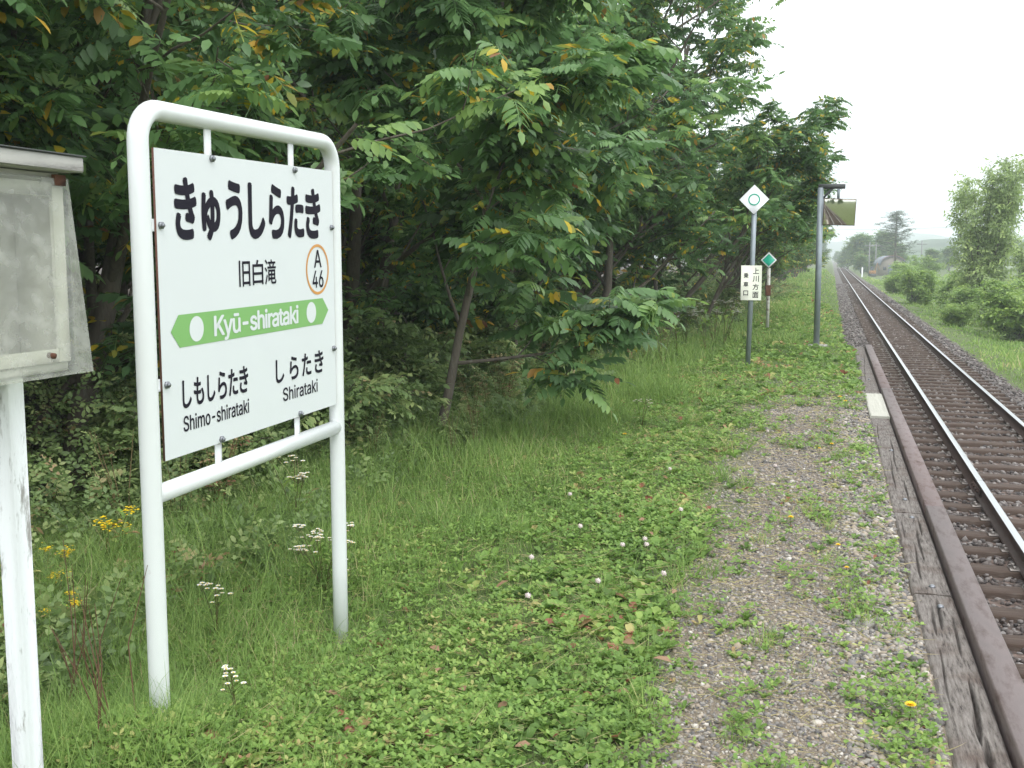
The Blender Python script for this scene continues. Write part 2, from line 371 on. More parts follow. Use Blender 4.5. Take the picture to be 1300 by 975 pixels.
def rotm(rx, ry, rz):
    """arrays of euler -> (k,3,3), applied z*y*x"""
    rx, ry, rz = np.broadcast_arrays(*[np.asarray(q, float) for q in (rx, ry, rz)])
    cx, sx, cy, sy, cz, sz = np.cos(rx), np.sin(rx), np.cos(ry), np.sin(ry), np.cos(rz), np.sin(rz)
    Mx = np.empty(rx.shape + (3, 3))
    Mx[..., 0, 0] = cz * cy; Mx[..., 0, 1] = cz * sy * sx - sz * cx; Mx[..., 0, 2] = cz * sy * cx + sz * sx
    Mx[..., 1, 0] = sz * cy; Mx[..., 1, 1] = sz * sy * sx + cz * cx; Mx[..., 1, 2] = sz * sy * cx - cz * sx
    Mx[..., 2, 0] = -sy; Mx[..., 2, 1] = cy * sx; Mx[..., 2, 2] = cy * cx
    return Mx

def scatter(mb, TV, TF, Rm, S, P, tint, mi=0):
    """many copies of template (TV, TF triangles) into one mesh"""
    k = len(P); n0 = len(TV)
    S = np.asarray(S, float)
    if S.ndim == 1: S = S[:, None].repeat(3, 1)
    V = np.einsum('kij,kvj->kvi', Rm, TV[None] * S[:, None, :]) + P[:, None, :]
    F = (TF[None] + (np.arange(k) * n0)[:, None, None]).reshape(-1, TF.shape[1])
    mb.add(V.reshape(-1, 3), F, mi, np.repeat(tint, n0) if np.ndim(tint) == 1 else tint.ravel())

rng = np.random.default_rng(7)

# cheap 2-D value noise for height and density
_perm = np.random.default_rng(3).random((256, 256))
def vnoise(x, y):
    x = np.asarray(x, float); y = np.asarray(y, float)
    xi = np.floor(x).astype(int); yi = np.floor(y).astype(int); fx = x - xi; fy = y - yi
    fx = fx * fx * (3 - 2 * fx); fy = fy * fy * (3 - 2 * fy)
    g = lambda a, bq: _perm[a % 256, bq % 256]
    return (g(xi, yi) * (1 - fx) + g(xi + 1, yi) * fx) * (1 - fy) + (g(xi, yi + 1) * (1 - fx) + g(xi + 1, yi + 1) * fx) * fy
def fbm(x, y): return (vnoise(x, y) + .5 * vnoise(2 * x + 9, 2 * y + 5) + .25 * vnoise(4 * x + 3, 4 * y + 7)) / 1.75
def sstep(a, bq, x):
    t = np.clip((x - a) / (bq - a), 0, 1); return t * t * (3 - 2 * t)

def gheight(x, y):
    x = np.asarray(x, float); y = np.asarray(y, float)
    x, y = np.broadcast_arrays(x, y)
    plat = sstep(-22.0, -20.0, y) * (1 - sstep(20.9, 22.5, y))         # the platform's extent
    east_edge = np.where(plat > .999, np.where(x > .438, 1.0, 0.0), sstep(-.9, .55, x))
    h = -1.02 * np.where(plat > .999, east_edge, east_edge * 1.0)
    h = h - .30 * sstep(-2.9, -4.6, x) * 1.0
    h = h + .55 * sstep(-9, -30, x)
    # east of the track
    h = h - .35 * sstep(4.2, 6.0, x) + .45 * sstep(6.5, 12, x) - .3 * sstep(20, 60, x)
    h = h + .17 * np.exp(-((x + 1.95) / .45) ** 2 - ((y - 2.72) / .45) ** 2) - .10 * np.exp(-((x + 2.04) / .5) ** 2 - ((y - 4.3) / .5) ** 2)
    amp = np.where((x > -.9) & (x < .6), .02, np.where((x > .2) & (x < 4.1), .0, .07))
    h = h + amp * (fbm(x * .9 + 5, y * .9) - .5) * 2
    return h

# ------------------------------------------------------------------ the ground sheet
xs = np.unique(np.concatenate([np.linspace(-3000, -60, 12), np.linspace(-60, -8, 20), np.linspace(-8, -1.2, 60), np.linspace(-1.2, .43, 24), [.437, .439], np.linspace(.47, 8, 50), np.linspace(8, 60, 25), np.linspace(60, 3000, 12)]))
ys = np.unique(np.concatenate([np.linspace(-400, -40, 10), np.linspace(-40, -1, 40), np.linspace(-1, 26, 150), np.linspace(26, 80, 60), np.linspace(80, 300, 30), np.linspace(300, 5000, 20)]))
GX, GY = np.meshgrid(xs, ys); GZ = gheight(GX, GY)
V = np.stack([GX, GY, GZ], -1).reshape(-1, 3)
ii = np.arange(len(ys) - 1)[:, None] * len(xs) + np.arange(len(xs) - 1)[None]
F = np.stack([ii, ii + 1, ii + 1 + len(xs), ii + len(xs)], -1).reshape(-1, 4)
tag(MB().add(V, F).build('ground', M['ground'], smooth=True), kind='structure')

# ballast bed: a low trapezoid prism along the track, its crown just under the sleeper tops
TRK = 2.2; RT = -.784                                             # track centre, rail-top level
BT = RT - .195
prof = [(.30, -1.06), (.62, BT - .01), (3.55, BT - .01), (3.95, -1.10)]
V = []; yb = np.concatenate([np.linspace(-300, 0, 10), np.linspace(1, 60, 60), np.linspace(64, 1500, 60)])
xp = np.concatenate([[.25, .45], np.linspace(.62, 3.55, 30), [3.75, 4.0]])
for yy in yb:
    for q in xp:
        z = np.interp(q, [p[0] for p in prof], [p[1] for p in prof])
        V.append((q if q > .6 or yy > 21 or yy < -22 else max(q, .62), yy, z + .015 * (vnoise(q * 6, yy * 6) - .5)))
ii = np.arange(len(yb) - 1)[:, None] * len(xp) + np.arange(len(xp) - 1)[None]
F = np.stack([ii, ii + 1, ii + 1 + len(xp), ii + len(xp)], -1).reshape(-1, 4)
tag(MB().add(V, F).build('ballast_bed', M['ballast'], smooth=True), kind='structure')

# ico template for stones
def ico():
    t = (1 + 5 ** .5) / 2
    v = np.array([(-1, t, 0), (1, t, 0), (-1, -t, 0), (1, -t, 0), (0, -1, t), (0, 1, t), (0, -1, -t), (0, 1, -t), (t, 0, -1), (t, 0, 1), (-t, 0, -1), (-t, 0, 1)], float)
    v /= np.linalg.norm(v[0])
    f = np.array([(0, 11, 5), (0, 5, 1), (0, 1, 7), (0, 7, 10), (0, 10, 11), (1, 5, 9), (5, 11, 4), (11, 10, 2), (10, 7, 6), (7, 1, 8), (3, 9, 4), (3, 4, 2), (3, 2, 6), (3, 6, 8), (3, 8, 9), (4, 9, 5), (2, 4, 11), (6, 2, 10), (8, 6, 7), (9, 8, 1)])
    return v, f
ICOV, ICOF = ico()
def stones(mb, P, S, flat=.6):
    nvar = 6; idx = rng.integers(0, nvar, len(P))
    for k in range(nvar):
        sel = idx == k
        if not sel.any(): continue
        tv = ICOV * (1 + rng.uniform(-.28, .28, (12, 1))) ; q = sel.sum()
        s3 = np.stack([S[sel], S[sel] * rng.uniform(.6, 1, q), S[sel] * rng.uniform(flat * .7, flat * 1.3, q)], 1)
        scatter(mb, tv, ICOF, rotm(rng.uniform(-.5, .5, q), rng.uniform(-.5, .5, q), rng.uniform(0, 6.3, q)), s3, P[sel], rng.random(q) * .98 + .01)

def ylog(nn, a, bq, p=1.0):
    """y samples denser near the camera, density ~ 1/y^p per metre"""
    u = rng.random(nn)
    if abs(p - 1) < 1e-6: return a * (bq / a) ** u
    e = 1 - p; return (a ** e + u * (bq ** e - a ** e)) ** (1 / e)

# ballast stones
N = 44000
y = ylog(N, 3.0, 110, 1.0); x = rng.uniform(.36, 3.85, N); kp = (x > .66) | (y > 21.0); x, y = x[kp], y[kp]; N = len(x)
z = np.interp(x, [p[0] for p in prof], [p[1] for p in prof]) + rng.uniform(-.01, .02, N)
S = rng.uniform(.014, .032, N) * (1 + y / 45)
mb = MB(); stones(mb, np.stack([x, y, z], 1), S, .7)
tag(mb.build('ballast_stones', M['ballast_stone']), 'brown grey crushed stone between and beside the sleepers', 'ballast', kind='stuff')

# gravel on the platform
N = 60000
y = ylog(N, 2.6, 17, 1.15); x = -.9 + 1.34 * rng.random(N) ** .8
keep = rng.random(N) < np.clip((x + .95 + .5 * (fbm(x * 2, y * 1.3) - .5)) * 2.2, 0, 1) * (1 - sstep(12, 16, y) * .8)
keep &= x < .425
x, y = x[keep], y[keep]; N = len(x)
S = (.0030 + .0075 * rng.random(N) ** 3 + .009 * (x > .12) * rng.random(N) ** 2.5 + .010 * (rng.random(N) < .012)) * (1 + y / 18)
mb = MB(); stones(mb, np.stack([x, y, gheight(x, y) + S * .15], 1), S, .6)
tag(mb.build('platform_gravel', M['pebble']), 'grey and buff gravel worn bare along the platform', 'gravel', kind='stuff')

# ------------------------------------------------------------------ railway track
track = empty('railway_track', (TRK, 0, BT))
tag(track, 'single railway line of two steel rails on dark timber sleepers running into the distance', 'railway track')
rail_prof = [(-.0325, RT), (-.0325, RT - .03), (-.012, RT - .042), (-.009, RT - .118), (-.055, RT - .135), (-.0635, RT - .150), (.0635, RT - .150), (.055, RT - .135), (.009, RT - .118), (.012, RT - .042), (.0325, RT - .03), (.0325, RT)]
def rail(xc):
    mb = MB(); yy = np.array([-260., 12.6, 12.606, 60, 300, 1400]); nn = len(rail_prof)
    for seg in ((-260., 12.6), (12.608, 1400.)):
        y0, y1 = seg; base = [(a + xc - TRK, zz - BT) for a, zz in rail_prof]
        P = [(a, y0, c) for a, c in base] + [(a, y1, c) for a, c in base]
        Fs = [[i, i + 1, nn + i + 1, nn + i] for i in range(nn - 1)] + [list(range(nn))[::-1], [nn + i for i in range(nn)]]
        mb.add(P, Fs, 0)
        h = RT - BT
        mb.add([(xc - TRK - .022, y0, h + .003), (xc - TRK + .022, y0, h + .003), (xc - TRK + .022, y1, h + .003), (xc - TRK - .022, y1, h + .003),
                (xc - TRK - .0325, y0, h - .001), (xc - TRK + .0325, y0, h - .001), (xc - TRK + .0325, y1, h - .001), (xc - TRK - .0325, y1, h - .001)],
               [(0, 1, 2, 3), (4, 0, 3, 7), (1, 5, 6, 2)], 1)
    return mb.build('rail', [M['railside'], M['railtop']], track)
XL, XR = 1.638, 2.770
for xc in (XL, XR):
    r_ = rail(xc)
    for sgn in (-1, 1):
        mb = MB().box((xc - TRK + sgn * .030 - .010, 12.32, RT - BT - .112), (xc - TRK + sgn * .030 + .010, 12.88, RT - BT - .045), bev=.004)
        for k in range(4): mb.tube([(xc - TRK + sgn * .035, 12.38 + k * .145, RT - BT - .078), (xc - TRK + sgn * .062, 12.38 + k * .145, RT - BT - .078)], .013, 6)
        mb.build('fishplate', M['railside'], r_)

def sleeper_mesh(seed):
    rg = np.random.default_rng(seed); L = 2.1; W = .205; H = .16; nx = 24
    xs_ = np.linspace(-L / 2, L / 2, nx); top = RT - .150 - BT
    yy = [-W / 2, -W / 2 + .012, -.03, .035, W / 2 - .012, W / 2]
    V = []
    for a in xs_:
        for j, c in enumerate(yy):
            V.append((a, c + rg.uniform(-.004, .004), top - (.010 if j in (0, 5) else 0) - rg.uniform(0, .006)))
    for a in xs_:
        V.append((a, -W / 2 - .004, top - H)); V.append((a, W / 2 + .004, top - H))
    F = []; nn = len(yy); o_ = nx * nn
    for i in range(nx - 1):
        for j in range(nn - 1): F.append((i * nn + j, (i + 1) * nn + j, (i + 1) * nn + j + 1, i * nn + j + 1))
        F.append((i * nn, o_ + 2 * i, o_ + 2 * i + 2, (i + 1) * nn)); F.append((i * nn + nn - 1, (i + 1) * nn + nn - 1, o_ + 2 * i + 3, o_ + 2 * i + 1))
    for i in (0, nx - 1): F.append([i * nn + j for j in range(nn)] + [o_ + 2 * i + 1, o_ + 2 * i])
    return MB().add(V, F)
sl = [sleeper_mesh(k).build('sleeper', M['sleeper'], track) for k in range(4)]
plate_h = RT - .150 - BT
def tie_plate(xo, parent):
    mb = MB().box((xo - .13, -.08, plate_h - .001), (xo + .13, .08, plate_h + .012), bev=.004)
    for s_ in (-1, 1):
        for t_ in (-.05, .05): mb.tube([(xo + s_ * .09, t_, plate_h), (xo + s_ * .09, t_, plate_h + .035)], [.013, .016], 7)
    return mb.build('tie_plate', M['plate_metal'], parent)
for o in sl:
    tie_plate(XL - TRK, o); tie_plate(XR - TRK, o)
ns_ = 100
for i in range(ns_):
    if i < 4: c = sl[i]
    else:
        src = sl[(i * 7) % 4]; c = src.copy(); C.objects.link(c); c.parent = track
        if i < 60:
            for ch in src.children:
                d = ch.copy(); C.objects.link(d); d.parent = c
    c.location = (rng.uniform(-.02, .02), 2.4 + i * .6 + rng.uniform(-.02, .02), rng.uniform(-.006, .004)); c.rotation_euler = (0, 0, rng.uniform(-.012, .012))
mb = MB()
for i in list(range(-60, 0)) + list(range(100, 420)):
    mb.box((-1.05, 2.4 + i * .6 - .1, plate_h - .16), (1.05, 2.4 + i * .6 + .1, plate_h - .002))
tag(mb.build('distant_sleepers', M['sleeper'], track), kind='stuff')

# ------------------------------------------------------------------ platform edge
def timber(y0, y1, name, label, x0=.435, x1=.618, top=.012, cracks=(), seed=0, m_='edge_timber', bolts=()):
    rg = np.random.default_rng(seed); nx = 70; ny = max(30, int((y1 - y0) / .02)); L = y1 - y0
    X, Y = np.meshgrid(np.linspace(x0, x1, nx), np.linspace(y0 + .004, y1 - .004, ny))
    Z = np.full_like(X, top) + .004 * (fbm(X * 40 + seed, Y * 3) - .5) * 2
    Z -= .012 * np.clip(1 - (X - x0) / .012, 0, 1) + .010 * np.clip(1 - (x1 - X) / .010, 0, 1)
    X = X + (.006 * (vnoise(Y * 5 + seed, X * 0 + seed) - .5)) * (X < x0 + .02)
    for cx_, cy_, ln, wd_, dp in cracks:
        t = (Y - cy_) / (ln / 2); prof_ = np.clip(1 - t * t, 0, 1); cxx = cx_ + .003 * np.sin(Y * 7 + cx_ * 40) + .02 * (Y - cy_)
        Z -= dp * prof_ * np.exp(-((X - cxx) / (1.15 * wd_ * (.3 + prof_))) ** 2)
    V = np.stack([X, Y, Z], -1).reshape(-1, 3) - np.array([0, y0, 0])
    ii = np.arange(ny - 1)[:, None] * nx + np.arange(nx - 1)[None]
    F = np.stack([ii, ii + 1, ii + 1 + nx, ii + nx], -1).reshape(-1, 4)
    root = empty(name, (0, y0, 0)); tag(root, label, 'timber', 'old timbers laid along the platform edge')
    mb = MB().add(V, F)
    # sides
    def skirt(idx, rev):
        P = V[idx]; Q = P.copy(); Q[:, 2] = -.20; k = len(P); W_ = np.concatenate([P, Q])
        f = [(i, i + 1, k + i + 1, k + i) if not rev else (i + 1, i, k + i, k + i + 1) for i in range(k - 1)]
        mb.add(W_, f)
    g_ = np.arange(nx * ny).reshape(ny, nx)
    skirt(g_[:, 0], False); skirt(g_[:, -1], True); skirt(g_[0], True); skirt(g_[-1], False)
    mb.build('timber_body', M[m_], root, smooth=False)
    for bx_, by_ in bolts:
        th = np.linspace(0, np.pi / 2, 5)
        mq = MB().tube([(bx_, by_ - y0, top - .004), (bx_, by_ - y0, top + .004), (bx_, by_ - y0, top + .010), (bx_, by_ - y0, top + .013)], [.017, .017, .012, .004], 10)
        mq.build('bolt', M['bolt'], root, smooth=True)
    return root
timber(1.2, 5.485, 'edge_timber', 'deeply split grey timber nearest the camera on the platform edge', cracks=[(.56, 4.15, .55, .004, .05), (.548, 3.95, .35, .005, .06), (.555, 3.70, .30, .006, .06), (.50, 5.1, .5, .003, .03), (.53, 5.2, .5, .004, .04), (.575, 4.9, .6, .003, .03), (.48, 4.4, .8, .002, .02), (.58, 3.3, .4, .006, .05), (.50, 3.4, .6, .003, .03)], seed=1, bolts=[(.545, 5.30)])
timber(5.50, 7.25, 'edge_timber', 'brown timber with two bolts just beyond the timber joint', cracks=[(.50, 6.1, .8, .003, .03), (.54, 6.5, .9, .003, .03), (.47, 6.8, .5, .002, .02), (.57, 6.9, .5, .003, .03)], seed=2, bolts=[(.535, 5.62), (.54, 7.12)])
timber(7.26, 11.53, 'edge_timber', 'long grey timber ending under the pale board', cracks=[(.50, 8.6, 1.6, .003, .025), (.55, 9.5, 1.9, .003, .025), (.47, 10.6, 1.2, .002, .02), (.56, 8.0, .8, .003, .03)], seed=3, bolts=[(.53, 7.65), (.54, 9.6)])
timber(11.53, 13.46, 'pale_board', 'pale short board laid in the platform edge between darker timbers', x0=.43, x1=.625, top=.035, seed=4, m_='pale_plank')
timber(13.47, 20.72, 'edge_timber', 'timber at the far end of the platform edge', cracks=[(.50, 16, 2.6, .003, .02), (.55, 18, 2.6, .003, .02)], seed=5, bolts=[(.53, 15.2), (.53, 18.2)])
# steel beam (channel) on the track side of the timbers
mb = MB()
bx0, bx1, bz = .632, .748, .058
for y0, y1 in ((-8.0, 7.296), (7.300, 13.9), (13.904, 20.74)):
    mb.prism([(bx0, bz - .006), (bx0 + .006, bz), (bx1 - .006, bz), (bx1, bz - .006), (bx1, bz - .20), (bx1 - .012, bz - .20), (bx1 - .012, bz - .012), (bx0 + .010, bz - .012), (bx0 + .010, bz - .20), (bx0, bz - .20)][::-1], y0, y1, 1)
tag(mb.build('steel_edge_beam', M['beam']), 'long rusty steel beam along the platform edge beside the track', 'beam')
# retaining face under the edge with posts
mb = MB().box((.588, -21, -1.25), (.62, 20.72, -.205)); 
for k in range(22): mb.box((.625, -.6 + k * 1.0 - .06, -1.3), (.70, -.6 + k * 1.0 + .06, -.146))
mb.box((-1.2, 20.735, -1.2), (.60, 20.79, -.02))
tag(mb.build('platform_retaining_wall', M['sleeper']), 'dark timber retaining wall holding up the platform below its edge', 'wall')

# ------------------------------------------------------------------ text
import os
_fd = os.path.join(bpy.utils.resource_path('LOCAL'), 'datafiles', 'fonts', 'Inter.woff2')
try: SANS = bpy.data.fonts.load(_fd)                              # Blender's own bundled interface font
except Exception: SANS = None
from mathutils.geometry import interpolate_bezier, tessellate_polygon
def _inside(p, poly):
    x_, y_ = p; c = False; j = len(poly) - 1
    for i in range(len(poly)):
        if (poly[i][1] > y_) != (poly[j][1] > y_) and x_ < (poly[j][0] - poly[i][0]) * (y_ - poly[i][1]) / (poly[j][1] - poly[i][1]) + poly[i][0]: c = not c
        j = i
    return c
def spline_faces(o, dg):
    """fills each outer outline on its own (with its holes), so outlines that overlap do not cancel"""
    c2 = o.evaluated_get(dg).to_curve(dg); polys = []
    for sp in c2.splines:
        pts = []; bp_ = sp.bezier_points; k = len(bp_)
        if k:
            for i in range(k):
                a, b_ = bp_[i], bp_[(i + 1) % k]
                pts += [tuple(q[:2]) for q in interpolate_bezier(a.co, a.handle_right, b_.handle_left, b_.co, 7)[:-1]]
        else: pts = [tuple(q.co[:2]) for q in sp.points]
        ar = sum(pts[i - 1][0] * pts[i][1] - pts[i][0] * pts[i - 1][1] for i in range(len(pts))) / 2
        polys.append((pts, ar))
    o.to_curve_clear()
    sg = 1 if max(polys, key=lambda q: abs(q[1]))[1] > 0 else -1
    V = []; F = []
    outs = [q for q in polys if q[1] * sg > 0]; holes = [q for q in polys if q[1] * sg <= 0]
    own = {}
    for h_ in holes:
        best = [i for i, q in enumerate(outs) if _inside(h_[0][0], q[0])]
        if best: own.setdefault(min(best, key=lambda i: abs(outs[i][1])), []).append(h_[0])
    for i, (pts, ar) in enumerate(outs):
        loops = [pts] + own.get(i, []); flat_ = [p for lp in loops for p in lp]
        tr_ = tessellate_polygon([[Vector((p[0], p[1], 0)) for p in lp] for lp in loops]); b0_ = len(V)
        z_ = .001 * (i % 3)
        V += [(p[0], p[1], z_) for p in flat_]; F += [[b0_ + q for q in t] for t in tr_]
    return np.array(V), F
_cap = []
def cap_height():
    if not _cap:
        cu = bpy.data.curves.new('t', 'FONT'); cu.body = 'H'; cu.size = 1
        if SANS: cu.font = SANS
        o = bpy.data.objects.new('t', cu); C.objects.link(o); me = bpy.data.meshes.new_from_object(o.evaluated_get(bpy.context.evaluated_depsgraph_get()))
        _cap.append(max(v.co.y for v in me.vertices)); bpy.data.objects.remove(o); bpy.data.curves.remove(cu); bpy.data.meshes.remove(me)
    return _cap[0]
def glyphs(s, u0, u1, v0, v1, weight=0.0, spacing=1.0, base_cap=None, sans=False, wv=None):
    """flat letter faces in (u, v), fitted to u0..u1, v0..v1; strokes are thickened by laying shifted copies over each other, weight in metres"""
    cu = bpy.data.curves.new('t', 'FONT'); cu.body = s; cu.size = 1; cu.resolution_u = 5; cu.space_character = spacing
    cu.fill_mode = 'FRONT'
    if sans and SANS: cu.font = SANS
    o = bpy.data.objects.new('t', cu); C.objects.link(o)
    dg = bpy.context.evaluated_depsgraph_get()
    if sans and SANS:
        V, F = spline_faces(o, dg)
        bpy.data.objects.remove(o); bpy.data.curves.remove(cu)
    else:
        me = bpy.data.meshes.new_from_object(o.evaluated_get(dg))
        V = np.array([v.co[:] for v in me.vertices]); F = [list(p.vertices) for p in me.polygons]
        bpy.data.objects.remove(o); bpy.data.curves.remove(cu); bpy.data.meshes.remove(me)
    lo = V.min(0); hi = V.max(0); wu = weight; wv = weight if wv is None else wv
    U = (V[:, 0] - lo[0]) / (hi[0] - lo[0]) * (u1 - u0 - 2 * wu) + u0 + wu
    if base_cap: base_cap = cap_height()
    if base_cap: W_ = V[:, 1] / base_cap * (v1 - v0 - 2 * wv) + v0 + wv
    else: W_ = (V[:, 1] - lo[1]) / (hi[1] - lo[1]) * (v1 - v0 - 2 * wv) + v0 + wv
    out_ = [(U, W_, F, V[:, 2] * .03)]
    if weight:
        for k in range(8):
            a = k * math.pi / 4; out_.append((U + wu * math.cos(a), W_ + wv * math.sin(a), F, .00006 * (k + 1) + V[:, 2] * .03))
    return out_

# ------------------------------------------------------------------ station name sign
SX = -2.04
def sh(y_): return .0165 * (y_ - 2.97)                            # the slight rise of the sign away from the camera
sign = empty('station_name_sign', (SX, 3.59, 0))
tag(sign, 'large white station name board hung in a bent white tube frame standing in the grass', 'station sign')
def L(x_, y_, z_): return (x_ - SX, y_ - 3.59, z_)
YL, YR, TR = 2.915, 4.268, .0325
pts = [L(SX - .012, YL, -.15), L(SX - .012, YL, .3), L(SX - .012, YL, 1.2)]
rc = .105; zt = 2.106
for k in range(0, 9):
    a = k / 8 * math.pi / 2; pts.append(L(SX - .012, YL + rc - rc * math.cos(a), zt - rc + rc * math.sin(a)))
for k in range(0, 9):
    a = k / 8 * math.pi / 2; pts.append(L(SX - .012, YR - rc + rc * math.sin(a), zt + .020 - rc + rc * math.cos(a)))
pts += [L(SX - .012, YR, 1.2), L(SX - .012, YR, .3), L(SX - .012, YR, -.2)]
MB().tube(pts, TR, 28).build('tube_frame', M['white_tube'], sign, smooth=True)
MB().tube([L(SX - .012, YL + .02, .892), L(SX - .012, YR - .02, .912)], .0305, 24).build('cross_bar', M['white_tube'], sign, smooth=True)
BY0, BY1, BZ0, BZ1 = 2.972, 4.232, .996, 1.988
def bq(y_, z_, x_): return L(x_, y_, z_ + sh(y_))
mb = MB(); xf, xb = SX + .004, SX - .004
P = [bq(BY0, BZ0, xb), bq(BY1, BZ0, xb), bq(BY1, BZ1, xb), bq(BY0, BZ1, xb), bq(BY0, BZ0, xf), bq(BY1, BZ0, xf), bq(BY1, BZ1, xf), bq(BY0, BZ1, xf)]
mb.add(P, [(0, 3, 2, 1), (4, 5, 6, 7)], 0); mb.add(P, [(0, 1, 5, 4), (1, 2, 6, 5), (2, 3, 7, 6), (3, 0, 4, 7)], 1)
panel = mb.build('panel', [M['board'], M['gap']], sign)
XT = SX + .0052
def lay(name, items, material, dx=0):
    mb = MB()
    for it in items:
        for U, W_, F, e_ in (it if isinstance(it, list) else [(*it, 0.0)]):
            mb.add(np.array([bq(a, c, XT + dx + g_) for a, c, g_ in zip(U, W_, np.broadcast_to(e_, (len(U),)))]), F)
    return mb.build(name, material, panel)
# character boxes in metres on the panel (heights before the slight rise)
def cb(u0, u1, v0, v1): s_ = sh((u0 + u1) / 2); return (u0, u1, v0 - s_, v1 - s_)
main = [('き', 3.070, 3.200, 1.705, 1.909), ('ゅ', 3.227, 3.346, 1.704, 1.876), ('う', 3.381, 3.493, 1.710, 1.918), ('し', 3.533, 3.656, 1.715, 1.919), ('ら', 3.683, 3.804, 1.718, 1.924), ('た', 3.825, 3.968, 1.722, 1.924), ('き', 3.979, 4.115, 1.723, 1.926)]
lay('large_kana_name', [glyphs(c, *cb(*r), weight=.0070, wv=.0080) for c, *r in main], M['ink'])
kan = [('旧', 3.457, 3.535, 1.543, 1.637), ('白', 3.552, 3.630, 1.547, 1.639), ('滝', 3.642, 3.728, 1.547, 1.641)]
lay('kanji_name', [glyphs(c, *cb(*r), weight=.0011) for c, *r in kan], M['ink'])
lay('number_lettering', [glyphs('A', *cb(4.047, 4.115, 1.606, 1.678), weight=.0012, sans=True), glyphs('46', *cb(4.030, 4.130, 1.523, 1.594), weight=.0012, sans=True)], M['ink'])
def ring(cu_, cv, r0, r1, k=56):
    a = np.linspace(0, 2 * np.pi, k, endpoint=False)
    U = np.concatenate([cu_ + r0 * np.cos(a), cu_ + r1 * np.cos(a)]); W_ = np.concatenate([cv + r0 * np.sin(a), cv + r1 * np.sin(a)])
    return U, W_, [(i, k + i, k + (i + 1) % k, (i + 1) % k) for i in range(k)]
def disc(cu_, cv, r, k=48):
    a = np.linspace(0, 2 * np.pi, k, endpoint=False)
    return cu_ + r * np.cos(a), cv + r * np.sin(a), [list(range(k))]
lay('number_ring', [ring(4.0785, 1.580, .092, .1035)], M['orange_ink'])
gu = np.array([3.026, 3.072, 4.118, 4.170, 4.112, 3.074]); gv = np.array([1.4075, 1.4600, 1.4600, 1.4075, 1.3530, 1.3530])
lay('green_band', [(gu, gv, [(0, 5, 4, 3, 2, 1)])], M['green_ink'])
lay('white_dot', [disc(3.174, 1.407, .0425)], M['board'], .0008)
lay('white_dot', [disc(4.012, 1.407, .0425)], M['board'], .0008)
lay('band_lettering', [glyphs('Kyū-shirataki', 3.280, 3.900, 1.372, 1.443, weight=.0036, wv=.0022, spacing=.92, base_cap=.727, sans=True)], M['board'], .0008)
sm = [('し', 3.079, 3.132, 1.152, 1.246), ('も', 3.146, 3.207, 1.154, 1.249), ('し', 3.228, 3.277, 1.156, 1.249), ('ら', 3.295, 3.353, 1.155, 1.253), ('た', 3.364, 3.428, 1.158, 1.254), ('き', 3.438, 3.500, 1.159, 1.257),
      ('し', 3.706, 3.772, 1.165, 1.256), ('ら', 3.818, 3.891, 1.167, 1.259), ('た', 3.921, 4.003, 1.170, 1.261), ('き', 4.033, 4.115, 1.170, 1.264)]
lay('left_neighbour_kana', [glyphs(c, *cb(*r), weight=.0022) for c, *r in sm[:6]], M['ink'])
lay('right_neighbour_kana', [glyphs(c, *cb(*r), weight=.0022) for c, *r in sm[6:]], M['ink'])
lay('left_neighbour_lettering', [glyphs('Shimo-shirataki', 3.079, 3.500, 1.073, 1.124, weight=.0009, base_cap=.727, sans=True)], M['ink'])
lay('right_neighbour_lettering', [glyphs('Shirataki', 3.759, 4.056, 1.076, 1.128, weight=.0009, base_cap=.727, sans=True)], M['ink'])
# hanger tabs and their bolts
for y_, z_, a, c in ((3.300, 1.976, 'v', 2.08), (3.893, 1.972, 'v', 2.09), (3.306, 1.008, 'v', .915), (3.895, 1.007, 'v', .93), (2.992, 1.748, 'h', 2.93), (2.992, 1.241, 'h', 2.93), (4.212, 1.752, 'h', 4.26), (4.212, 1.240, 'h', 4.26)):
    zz = z_ + sh(y_)
    if a == 'v':
        lo, hi = min(zz, c) - (.012 if c > zz else 0), max(zz, c) + (.012 if c < zz else 0)
        mb = MB().box((xb - .008 - SX, y_ - .020 - 3.59, lo), (xb - .002 - SX, y_ + .020 - 3.59, hi), bev=.0015)
    else:
        lo, hi = min(y_, c), max(y_, c)
        mb = MB().box((xb - .008 - SX, lo - .012 - 3.59, zz - .020), (xb - .002 - SX, hi + .012 - 3.59, zz + .020), bev=.0015)
    tb = mb.build('mounting_tab', M['white_tube'], sign)
    MB().tube([L(xf - .002, y_, zz), L(xf + .008, y_, zz)], .0125, 6).tube([L(xf + .008, y_, zz), L(xf + .014, y_, zz)], .007, 8).build('bolt', M['bolt'], tb)

# ------------------------------------------------------------------ notice box on its post, left foreground
box = empty('notice_box', (-2.10, 2.30, 0))
tag(box, 'weathered grey notice box with milky acrylic cover on a flaking white post', 'notice box')
def Bx(x_, y_, z_): return (x_ + 2.10, y_ - 2.30, z_)
def bb(lo, hi, name, m_, bev=.003, parent=box): return MB().box(Bx(*lo), Bx(*hi), bev=bev).build(name, m_, parent)
bb((-2.112, 2.316, -.15), (-2.05, 2.376, 1.333), 'post', M['old_white_wood'], .006)
b0, b1 = 2.05, 2.545
bb((-2.205, b0 + .001, 1.335), (-2.190, b1 - .001, 1.860), 'back_board', M['box_inside'])
for nm, lo, hi in (('side_board', (-2.189, b0, 1.36), (-2.05, b0 + .02, 1.855)), ('side_board', (-2.189, b1 - .02, 1.36), (-2.05, b1, 1.855)), ('bottom_board', (-2.189, b0, 1.335), (-2.045, b1, 1.358)), ('top_board', (-2.189, b0, 1.857), (-2.045, b1, 1.876))):
    bb(lo, hi, nm, M['box_inside'])
mb = MB()
